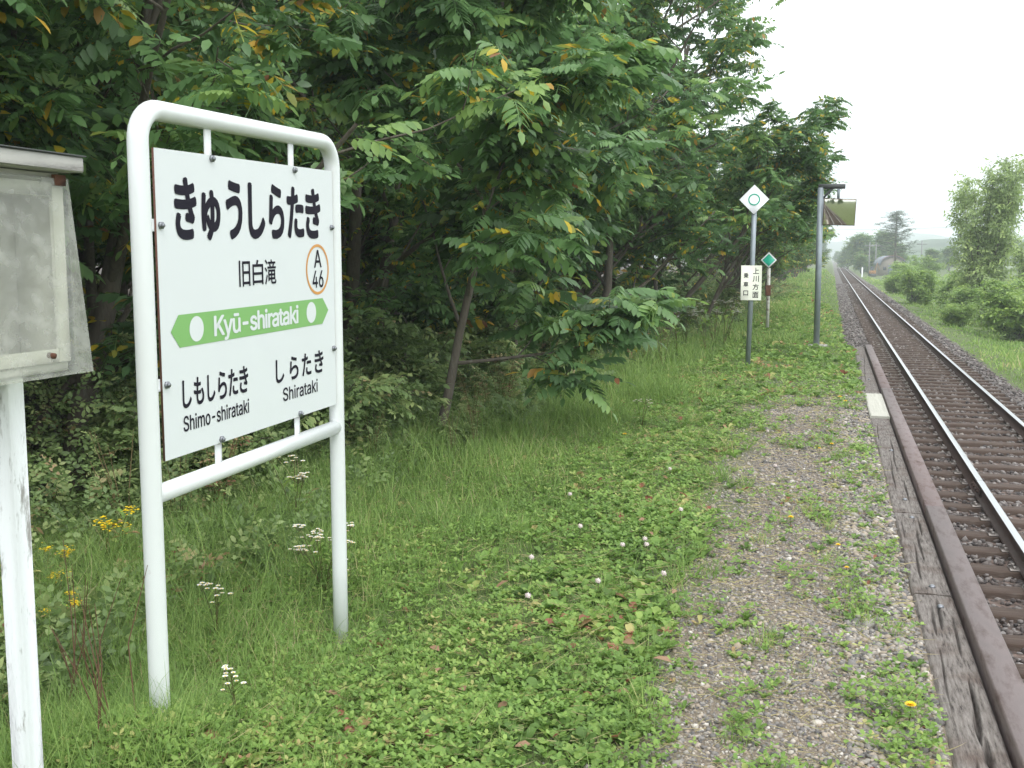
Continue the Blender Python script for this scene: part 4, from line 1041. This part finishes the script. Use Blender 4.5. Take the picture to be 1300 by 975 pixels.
# far grass: slope beyond the platform, right side of the line
mb = MB(); N = 60000
y = ylog(N, 20.9, 150, 1.3); x = np.where(rng.random(N) < .4, rng.uniform(-4.5, .45, N), rng.uniform(3.8, 14, N) )
h = (.04 + .45 * fbm(x * .9, y * .5) ** 1.8) * rng.uniform(.5, 1.2, N) * np.where((x > -.6) & (x < 4.4), .5, 1); 
blades(mb, x, y, h, .006 + .0009 * y * rng.uniform(.7, 1.3, N), rng.uniform(.5, 1.6, N), np.clip(rng.beta(2, 2, N) * .8 + .6 * (fbm(x * .8, y * .5) - .4), .01, 1))
N = 16000; y = ylog(N, 16, 21, 1); x = rng.uniform(3.8, 9, N)
blades(mb, x, y, .25 * rng.uniform(.5, 1.2, N), .012 * np.ones(N), rng.uniform(.5, 1.6, N), rng.beta(2, 2, N) * .85)
tag(mb.build('verge_grass', M['grass']), 'rough green grass on the verges along both sides of the line', 'grass', kind='stuff')

# broad leaves: dandelion-like rosette leaves, clover, plantain
def weedleaf():
    V = []; ts = [0, .3, .6, .85, 1]; ws = [.04, .16, .26, .2, 0]
    for t, w_ in zip(ts, ws):
        z_ = .55 * math.sin(t * 1.9) * .5
        V += [(t, -w_, z_ + w_ * .35), (t, 0, z_), (t, w_, z_ + w_ * .35)]
    F = []
    for i in range(4):
        for j in range(2):
            a = 3 * i + j; F += [(a, a + 1, a + 4), (a, a + 4, a + 3)]
    return np.array(V), np.array(F)
def cloverleaf():
    V = []; F = []; n_ = 0
    for k in range(3):
        a = k * 2.094; d = np.array([math.cos(a), math.sin(a), .12]); s_ = np.array([-math.sin(a), math.cos(a), 0]); o_ = np.array([0, 0, 1.])
        V += [o_, o_ + d * .45 + s_ * .30, o_ + d * .85 + s_ * .16 + (0, 0, .05), o_ + d * .85 - s_ * .16 + (0, 0, .05), o_ + d * .45 - s_ * .30]
        F += [(n_, n_ + 1, n_ + 2), (n_, n_ + 2, n_ + 3), (n_, n_ + 3, n_ + 4)]; n_ += 5
    V += [(-.02, 0, 0), (.02, 0, 0), (0, 0, 1)]; F.append((n_, n_ + 1, n_ + 2))
    return np.array(V, float), np.array(F)
WV, WF_ = weedleaf(); CV, CFc = cloverleaf()
mb = MB(); N = 17000
y = ylog(N, 2.4, 50, 1.2); x = rng.uniform(-3.4, .42, N)
dn = density(x, y) * np.where(x < -1.9, .38, 1) * np.where(fbm(x * 1.4 + 20, y * 1.4) > .42, 1, .35)
keep = (rng.random(N) < dn) & (x / y > -.9); x, y = x[keep], y[keep]; k = len(x)
per = 5; X = np.repeat(x, per) + rng.normal(0, .006, k * per); Y = np.repeat(y, per) + rng.normal(0, .006, k * per)
sz = np.repeat((.028 + .040 * rng.random(k) ** 1.5) * (1 + .045 * y) * np.where((x > -.6) & (y < 13), .6, 1), per) * rng.uniform(.6, 1.2, k * per)
az_ = np.repeat(rng.uniform(0, 6.3, k), per) + np.tile(np.arange(per) * 1.257, k) + rng.normal(0, .25, k * per)
tn = np.clip(np.repeat(np.clip(rng.beta(2, 2.2, k) + .7 * (fbm(x * 1.1, y * 1.1) - .5), 0, .93), per) + rng.normal(0, .05, k * per) + .5 * (rng.random(k * per) < .035), .01, 1)
scatter(mb, WV, WF_, rotm(rng.normal(0, .2, k * per), rng.uniform(-.55, .0, k * per), az_), sz, np.stack([X, Y, gheight(X, Y) - .002], 1), tn)
N = 26000
y = ylog(N, 2.5, 16, 1.3); x = rng.uniform(-2.6, .42, N)
dn = density(x, y) * np.where(fbm(x * 1.8 + 40, y * 1.8) > .46, 1, .25)
keep = rng.random(N) < dn; x, y = x[keep], y[keep]; k = len(x); hgt = rng.uniform(.02, .06, k) * (1 + .03 * y)
scatter(mb, CV, CFc, rotm(rng.normal(0, .22, k), rng.normal(0, .22, k), rng.uniform(0, 6.3, k)), np.stack([(.014 + .01 * rng.random(k)) * (1 + .07 * y)] * 2 + [hgt], 1), np.stack([x, y, gheight(x, y)], 1), np.clip(rng.beta(2, 2, k) * .8 + .5 * (fbm(x * 1.5 + 9, y * 1.5) - .4), .01, 1))
tag(mb.build('low_weeds', M['weed']), 'low clover and broad leaved weeds matted over the platform', 'weeds', kind='stuff')

# undergrowth along the foot of the wood
mb = MB(); N = 34000
y = ylog(N, 2.8, 60, 1.0); x = -2.9 - 5.1 * rng.random(N) ** 1.15 + .6 * (fbm(y * .6, y * 0) - .5) + .9 * sstep(19, 30, y)
hh = (.15 + 2.2 * fbm(x * .7, y * .7) ** 1.5) * sstep(-3.3, -4.6, x - .9 * sstep(19, 30, y)) + .12
z = gheight(x, y) + hh * rng.random(N) ** .8
hue = .55 * (fbm(x * .9 + 7, y * .9) - .45)
for k in range(3):
    s_ = rng.integers(0, 3, N) == k; q = s_.sum(); tmp = SPF[k]
    tn = np.clip(rng.beta(2, 2.4, N) + hue, .01, 1)
    scatter(mb, tmp[0], tmp[1], rotm(rng.normal(0, .5, q), rng.uniform(-1.1, .3, q), rng.uniform(0, 6.3, q)), (.07 + .10 * rng.random(q)) * (1 + y[s_] * .022), np.stack([x, y, z], 1)[s_], tn[s_])
s_ = (rng.random(N) < .10) & (y > 9); q = s_.sum()
scatter(mb, CC[0][0], CC[0][1], rotm(rng.normal(0, .3, q), rng.uniform(-.9, .1, q), rng.uniform(0, 6.3, q)), .22 + .18 * rng.random(q), np.stack([x, y, z], 1)[s_], np.clip(rng.beta(2, 2.5, q), .01, .85))
tag(mb.build('undergrowth', M['under']), 'dark tangled ferns and shrubs along the foot of the wood', 'undergrowth', kind='stuff')

# ------------------------------------------------------------------ flowers and single plants
def head_disc(mb, c, r_, k=9, up=.3, mi=0, tilt=None):
    a = np.linspace(0, 6.283, k, endpoint=False)
    V = [c] + [c + np.array([r_ * math.cos(q), r_ * math.sin(q), up * r_]) for q in a]
    mb.add(V, [(0, 1 + i, 1 + (i + 1) % k) for i in range(k)], mi)
def fleabane(seed, H, nst, spread=.16, cluster=4, hr=.011):
    rg = np.random.default_rng(seed); r = empty('fleabane_plant'); st = MB(); lf = MB()
    for s_ in range(nst):
        fl = MB()
        a = rg.uniform(0, 6.28); tip = np.array([math.cos(a) * spread * rg.random() ** .5, math.sin(a) * spread * rg.random() ** .5, H * rg.uniform(.65, 1)])
        mid = tip * np.array([.4, .4, .55]); st.tube([(0, 0, 0), mid, tip], [.003, .0025, .0015], 5, tint=rg.uniform(.05, .5), cap=False)
        for j in range(cluster + rg.integers(0, 4)):
            p = tip + np.array([rg.normal(0, .022), rg.normal(0, .022), rg.uniform(-.01, .02)]); st.tube([tip - (0, 0, .03), p], .0012, 4, tint=.2, cap=False)
            head_disc(fl, p, hr * rg.uniform(.8, 1.2)); head_disc(fl, p + (0, 0, .002), hr * .45, 7, .2, 1)
        fl.build('flower_cluster', [M['petal_w'], M['petal_y']], r)
        k = 7; t = rg.random(k); P = mid[None] * (t[:, None] * 1.5)
        scatter(lf, WV, WF_, rotm(0, rg.uniform(-.6, .2, k), rg.uniform(0, 6.3, k)), rg.uniform(.035, .075, k) * np.array([1, ] * k), P, rg.uniform(.1, .8, k))
    st.build('stem', M['stem'], r); lf.build('foliage', M['weed'], r); return r
G = 'white fleabane plants in the grass'
fl1 = fleabane(1, .40, 12, .17, 5, .013); fl2 = fleabane(2, .50, 4, .14, 6, .013); fl3 = fleabane(3, .30, 3, .10, 3, .011)
for p_, s_, x_, y_, lb, fst in ((fl1, .85, -2.36, 4.72, 'tall white flowering fleabane directly behind the right leg of the name board', 1), (fl2, 1.1, -3.05, 5.75, 'white flowered fleabane seen under the name board at the edge of the wood', 1), (fl3, 1, -2.50, 3.98, 'thin fleabane stem between the legs of the name board', 1),
                           (fl3, .8, -1.85, 3.05, 'small white flowers in the grass in front of the name board', 0), (fl3, .8, -2.25, 4.62, 'low white flowers just right of the right sign leg', 0), (fl3, 1.1, -1.75, 10.5, 'white flowers by the bright grass tussock', 0)):
    place(p_, (x_, y_, gz(x_, y_)), x_ * 9, s_, lb, 'flower', G, bool(fst))
for k in range(9):
    x_, y_ = -1.85 - .9 * rng.random(), 14.5 + 8 * rng.random()
    place(fl2, (x_, y_, gz(x_, y_)), k, 1.9, 'tall white fleabane among dry stalks left of the white diamond sign', 'flower', 'fleabane left of the white diamond sign', False)

def goldenrod(seed, H=.5):
    rg = np.random.default_rng(seed); r = empty('goldenrod_plant'); st = MB(); lf = MB()
    for s_ in range(4):
        fl = MB()
        a = rg.uniform(0, 6.28); tip = np.array([math.cos(a) * .16, math.sin(a) * .16, H * rg.uniform(.75, 1.05)]); st.tube([(0, 0, 0), tip * (.4, .4, .6), tip], [.005, .004, .002], 5, tint=.5, cap=False)
        for j in range(26):
            p = tip + rg.normal(0, 1, 3) * (.030, .030, .018); head_disc(fl, p, .009 * rg.uniform(.7, 1.3), 6, rg.uniform(-1, 1))
        fl.build('flower_cluster', M['petal_y'], r)
        k = 12; t = rg.uniform(.2, .95, k); P = tip[None] * t[:, None]
        scatter(lf, WV, WF_, rotm(0, rg.uniform(-.5, .4, k), rg.uniform(0, 6.3, k)), np.stack([rg.uniform(.08, .14, k)] * 3, 1) * (1, .6, 1), P, rg.uniform(.2, .95, k))
    st.build('stem', M['stem'], r); lf.build('foliage', M['weed'], r); return r
g1 = goldenrod(1); G = 'yellow goldenrod plants at the foot of the wood'
for k, (x_, y_, s_, lb) in enumerate(((-3.5, 4.28, .62, 'middle yellow goldenrod between the notice box post and the name board'), (-3.5, 4.08, .72, 'yellow goldenrod nearest the notice box post'), (-3.6, 4.72, .85, 'yellow goldenrod beside the left leg of the name board'), (-3.05, 3.66, .42, 'lowest small goldenrod in the grass right of the notice box post'))):
    place(g1, (x_, y_, gz(x_, y_)), k * 1.5, s_, lb, 'flower', G, k == 0)
# mugwort: tall grey-green weed
def mugwort(seed, H=.9, brown=False):
    rg = np.random.default_rng(seed); r = empty('mugwort_plant'); st = MB(); lf = MB()
    for s_ in range(5):
        a = rg.uniform(0, 6.28); tip = np.array([math.cos(a) * .2, math.sin(a) * .2, H * rg.uniform(.7, 1.05)]); st.tube([(0, 0, 0), tip * (.4, .4, .6), tip], [.006, .004, .002], 5, tint=.6, cap=False)
        k = 30; t = rg.uniform(.15, 1, k); P = tip[None] * t[:, None]
        scatter(lf, SPF[s_ % 3][0], SPF[s_ % 3][1], rotm(0, rg.uniform(-.7, .2, k), rg.uniform(0, 6.3, k)), rg.uniform(.08, .16, k) * (1.2 - t * .6), P, np.clip(rg.uniform(.25, .8, k) + (.3 if brown else 0), 0, 1))
    st.build('stem', M['stem'], r); lf.build('foliage', M['under'], r); return r
mg = mugwort(1); mg2 = mugwort(2, 1.0, True); G = 'tall mugwort weeds at the foot of the wood'
for k, (p_, x_, y_, s_, lb) in enumerate(((mg, -3.95, 5.35, .95, 'leafy mugwort left of the name board leg'), (mg2, -3.75, 6.05, .85, 'browning mugwort seen between the sign legs'), (mg, -3.75, 5.6, .8, 'mugwort with its top just left of the sign leg'),
       (mg, -3.4, 13.2, .9, 'grey green mugwort right of the slender leaning walnut'), (mg, -3.3, 15.6, 1.0, 'mugwort in front of the many stemmed walnut'), (mg2, -2.9, 17.2, 1.0, 'dry brown mugwort right of the many stemmed walnut'), (mg, -3.0, 19.0, 1.1, 'bushy mugwort left of the white diamond sign'), (mg2, -3.35, 11.2, .75, 'dead brown weed just right of the slender walnut'))):
    place(p_, (x_, y_, gz(x_, y_)), k * 1.1, s_, lb, 'weed', G, k < 2)
for k in range(16):
    y_ = 7.5 + 13 * rng.random(); x_ = -2.75 - .7 * rng.random()
    place(mg if k % 3 else mg2, (x_, y_, gz(x_, y_)), k * 1.1, .45 + .35 * rng.random(), 'knee high leafy weed in the rough fringe between the grass and the wood', 'weed', 'weeds in the fringe of the wood', False)
# dry dock stalks in the left foreground
def stalks(seed):
    rg = np.random.default_rng(seed); mb = MB()
    for k in range(7):
        a = rg.uniform(0, 6.28); b_ = rg.uniform(.02, .20); H = rg.uniform(.3, .6)
        p = [(rg.normal(0, .04), rg.normal(0, .04), 0), (math.cos(a) * b_ * .5, math.sin(a) * b_ * .5, H * .55), (math.cos(a) * b_, math.sin(a) * b_, H)]
        mb.tube(p, [.0028, .002, .001], 5, tint=.98, cap=False)
    return mb
for k, (x_, y_, lb) in enumerate(((-2.55, 3.15, 'reddish brown dry stalks in the grass right of the notice box post'), (-2.10, 2.72, 'dry stalks in front of the left leg of the name board'))):
    o = stalks(k).build('dry_stalks', M['stem'], loc=(x_, y_, gz(x_, y_))); tag(o, lb, 'dry stalks', 'dry stalks in the left foreground')

def dandelion(H=.06, r_=.018, opened=True):
    r = empty('dandelion'); MB().tube([(0, 0, 0), (.006, 0, H * .6), (.004, 0, H)], .0018, 6, tint=.2).build('stem', M['stem'], r)
    mb = MB(); c = np.array([.004, 0, H])
    for q, (n_, u, s_) in enumerate(((16, .15, 1), (13, .45, .8), (9, .9, .55))):
        for i in range(n_):
            a = i / n_ * 6.283 + q * .2; d = np.array([math.cos(a), math.sin(a), u]) * r_ * s_; t_ = np.array([-math.sin(a), math.cos(a), 0]) * r_ * .16
            mb.add([c, c + d * .7 - t_, c + d, c + d * .7 + t_], [(0, 1, 2, 3)])
    mb.build('flower_head', M['petal_y'], r); return r
dd = dandelion(); DL = ['yellow dandelion at the bottom right beside the nearest timber', 'yellow dandelion alone on the bare gravel', 'left yellow dandelion in the pair near the brown timber', 'right yellow dandelion in the pair near the brown timber', 'yellow dandelion beside the long grey timber', 'yellow dandelion next to the white seed head', 'left bright dandelion in the tuft by the pale board', 'right bright dandelion in the tuft by the pale board', 'yellow dandelion low in the grass left of the gravel', 'yellow dandelion near the base of the white diamond sign']
DP = DPOS = [(.315, 3.92, 1.25), (-.19, 6.72, 1.1), (.09, 6.15, .9), (.13, 5.75, .8), (.05, 9.5, 1.1), (-.05, 9.3, .9), (.14, 12.6, 1.5), (.20, 12.3, 1.4), (-1.75, 9.6, 1.3), (-1.25, 13.8, 1.3)]
for k, (x_, y_, s_) in enumerate(DP):
    o = place(dd, (x_, y_, gz(x_, y_)), k * 1.3, s_, DL[k], 'flower', 'yellow dandelions on the platform', k == 0)
def clover_head():
    r = empty('clover_flower'); MB().tube([(0, 0, 0), (.004, 0, .08)], .0014, 5, tint=.2).build('stem', M['stem'], r)
    mb = MB(); scatter(mb, ICOV, ICOF, rotm(np.zeros(1), np.zeros(1), np.zeros(1)), np.array([[.012, .012, .011]]), np.array([[.004, 0, .085]]), np.zeros(1))
    for k in range(26):
        a = k * 2.4; z_ = -.5 + 1.4 * k / 26; q = math.sqrt(max(0, 1 - z_ * z_ * .8)); d = np.array([math.cos(a) * q, math.sin(a) * q, z_]) * .013
        t_ = np.array([-math.sin(a), math.cos(a), 0]) * .003; c = np.array([.004, 0, .085]); mb.add([c + d * .7 - t_, c + d * 1.2, c + d * .7 + t_], [(0, 1, 2)])
    mb.build('flower_head', M['clover'], r); return r
cl = clover_head()
CPL = [(-1.05, 5.7), (-.95, 5.85), (-.92, 5.75), (-1.02, 4.95), (-1.62, 6.9), (-1.35, 6.0), (-.75, 5.2), (-1.28, 4.6), (-1.1, 7.9), (-.5, 9.9), (-.35, 8.2), (-1.45, 5.3), (-.85, 6.6)]
for k, (x_, y_) in enumerate(CPL):
    place(cl, (x_, y_, gz(x_, y_)), k, 1.15, 'round whitish clover flower in the low weeds', 'flower', 'whitish clover flowers scattered in the weeds', k == 0)
# fallen leaves
def dead_leaf(name, m_):
    V = []; n_ = 0
    V, F = leaflet(1, .5, np.zeros(3), np.array([1, 0, .12]), np.array([0, .2, 1.]), .25, .35, True)
    return MB().add(V, F).build(name, m_)
dl = dead_leaf('fallen_leaf', M['brown_leaf'])
for k in range(16):
    o = dl if k == 0 else dl.copy()
    if k: C.objects.link(o)
    x_, y_ = -1.9 + 1.35 * rng.random(), ylog(1, 2.9, 7, 1)[0]
    o.location = (x_, y_, gz(x_, y_) + .055); o.rotation_euler = (rng.normal(0, .3), rng.normal(0, .3), rng.uniform(0, 6)); s_ = rng.uniform(.04, .085); o.scale = (s_,) * 3
    tag(o, 'curled brown dead leaf lying on the green weeds', 'leaf', 'brown leaves fallen on the weeds')
yl = dead_leaf('yellow_leaf', M['yellow_leaf']); yl.location = (2.40, 9.4, BT + .035); yl.scale = (.14, .14, .14); tag(yl, 'single pale yellow leaf lying between the two rails', 'leaf')

# ------------------------------------------------------------------ far things: barn, machine, posts, poles, hills
bn = empty('barn', (9.3, 182, gz(9.3, 182)), R(10)); bn.scale = (.52, .52, .66)
tag(bn, 'pale barn with a rounded grey roof beyond the bushes', 'barn')
W2, Hh = 3.6, 2.2; arc = [(W2 * math.cos(a), Hh + 2.0 * math.sin(a)) for a in np.linspace(0, math.pi, 13)]
MB().prism([(-W2, -.3), (W2, -.3)] + arc, 0, 9, 1).build('wall', M['barn_wall'], bn)
mb = MB(); 
ro = [((W2 + .3) * math.cos(a), Hh + .02 + 2.25 * math.sin(a)) for a in np.linspace(0, math.pi, 13)]
ri = [((W2 + .05) * math.cos(a), Hh - .02 + 2.06 * math.sin(a)) for a in np.linspace(math.pi, 0, 13)]
mb.prism((ro + ri), -.4, 9.4, 1).build('roof', M['roof_grey'], bn)
MB().prism([(a * 1.01, Hh + (c - Hh) * 1.02) for a, c in ro[2:11]] + [(a, c) for a, c in ro[2:11]][::-1], -.55, -.42, 1).build('roof_trim', M['red_trim'], bn)
MB().box((-1.4, -.06, -.2), (1.4, -.01, 2.2)).build('door', M['roof_grey'], bn)
for s_ in (-1, 1): MB().box((s_ * 2.4 - .4, -.05, 1.0), (s_ * 2.4 + .4, -.01, 1.8)).build('window', M['glass_dark'], bn)
mc = empty('orange_machine', (6.1, 176, gz(6.1, 176)), .4); mc.scale = (.36, .36, .62)
tag(mc, 'small orange machine with a raised arm left of the barn', 'machine')
MB().box((-1.2, -.9, .7), (1.2, .9, 1.5), bev=.1).build('body', M['orange_machine'], mc)
MB().box((-.9, -.6, 1.5), (.1, .6, 2.5), bev=.08).build('cab', M['glass_dark'], mc)
MB().box((-1.3, -1, 0), (1.3, -.5, .7), bev=.15).box((-1.3, .5, 0), (1.3, 1, .7), bev=.15).build('tracks', M['dark_arm'], mc)
MB().tube([(1, 0, 1.2), (2.0, 0, 3.4), (3.0, 0, 1.6)], .14, 8).build('arm', M['orange_machine'], mc)
def upole(x_, y_, H, label, group='poles by the barn', r_=.12):
    r = empty('utility_pole', (x_, y_, gz(x_, y_))); MB().tube([(0, 0, -.3), (0, 0, H)], [r_, r_ * .7], 8).build('shaft', M['pole_wood'], r)
    MB().box((-.75, -.05, H - .6), (.75, .05, H - .45)).build('crossarm', M['pole_wood'], r); tag(r, label, 'pole', group); return r
upole(5.6, 178, 5.2, 'grey pole left of the barn roof'); upole(7.0, 190, 5.4, 'grey pole between the barn and the hazy tree'); upole(13.2, 178, 5.0, 'thin pole right of the pine against the hills')
mkp = MB().box((-.09, -.05, -.3), (.09, .05, 1.3), bev=.02).build('white_marker_post', M['sign_white'], loc=(3.9, 150, gz(3.9, 150)))
tag(mkp, 'short white post beside the far line', 'post')

# overhead wires at the right
pts = [(30 - 26 * t, 60 + 90 * t, 5.2 - 2.2 * t * (1 - t)) for t in np.linspace(-.1, 1.2, 24)]
wr = MB().tube(pts, .012, 4).build('overhead_wire', M['pole_wood']); tag(wr, 'thin overhead wire crossing behind the tall light green tree', 'wire')

# hills
m, n, l, b = mat('hill_forest')
geo = n.new('ShaderNodeNewGeometry'); ns = n.new('ShaderNodeTexNoise'); ns.inputs['Scale'].default_value = .03; ns.inputs['Detail'].default_value = 8; l.new(geo.outputs['Position'], ns.inputs['Vector'])
cr = n.new('ShaderNodeValToRGB'); e = cr.color_ramp.elements; e[0].position = .35; e[0].color = (.02, .045, .02, 1); e[1].position = .65; e[1].color = (.06, .10, .035, 1)
l.new(ns.outputs['Fac'], cr.inputs[0]); l.new(cr.outputs[0], b.inputs['Base Color']); b.inputs['Roughness'].default_value = 1
M['hill'] = m
def hills(name, y0, y1, x0, x1, fn, seed):
    nx, ny = 120, 14; X, Y = np.meshgrid(np.linspace(x0, x1, nx), np.linspace(y0, y1, ny))
    t = (Y - y0) / (y1 - y0); Z = fn(X) * np.sin(np.clip(t * 1.3, 0, 1) * np.pi / 2) + 3.5 * (fbm(X * .05 + seed, Y * .05) - .5) * (t > 0) + 1.4 * (vnoise(X * .25, Y * .25) - .5) * (t > 0) - 2.0
    V = np.stack([X, Y, Z], -1).reshape(-1, 3); ii = np.arange(ny - 1)[:, None] * nx + np.arange(nx - 1)[None]
    F = np.stack([ii, ii + 1, ii + 1 + nx, ii + nx], -1).reshape(-1, 4)
    tag(MB().add(V, F).build(name, M['hill'], smooth=True), kind='structure')
hills('far_hills', 1150, 1500, -900, 1300, lambda X: 12 + 12 * vnoise(X * .004 + 3, X * 0) + 14 * vnoise(X * .012, X * 0 + 4), 1)
hills('wooded_rise', 420, 520, 22, 500, lambda X: 5.0 * sstep(20, 40, X) + 4 * vnoise(X * .02 + 1, X * 0) + 3.0 * vnoise(X * .08, X * 0 + 4), 2)

# haze
m = bpy.data.materials.new('haze'); m.use_nodes = True; n = m.node_tree.nodes; l = m.node_tree.links; n.clear()
oo = n.new('ShaderNodeOutputMaterial'); pv = n.new('ShaderNodeVolumePrincipled'); pv.inputs['Color'].default_value = (.90, .96, 1.0, 1); pv.inputs['Density'].default_value = .0012; pv.inputs['Anisotropy'].default_value = .0
l.new(pv.outputs[0], oo.inputs['Volume'])
hz = MB().box((-3100, -500, -6), (3100, 5100, 85)).build('haze', m); tag(hz, kind='stuff', label='pale damp haze over the whole view', cat='haze')
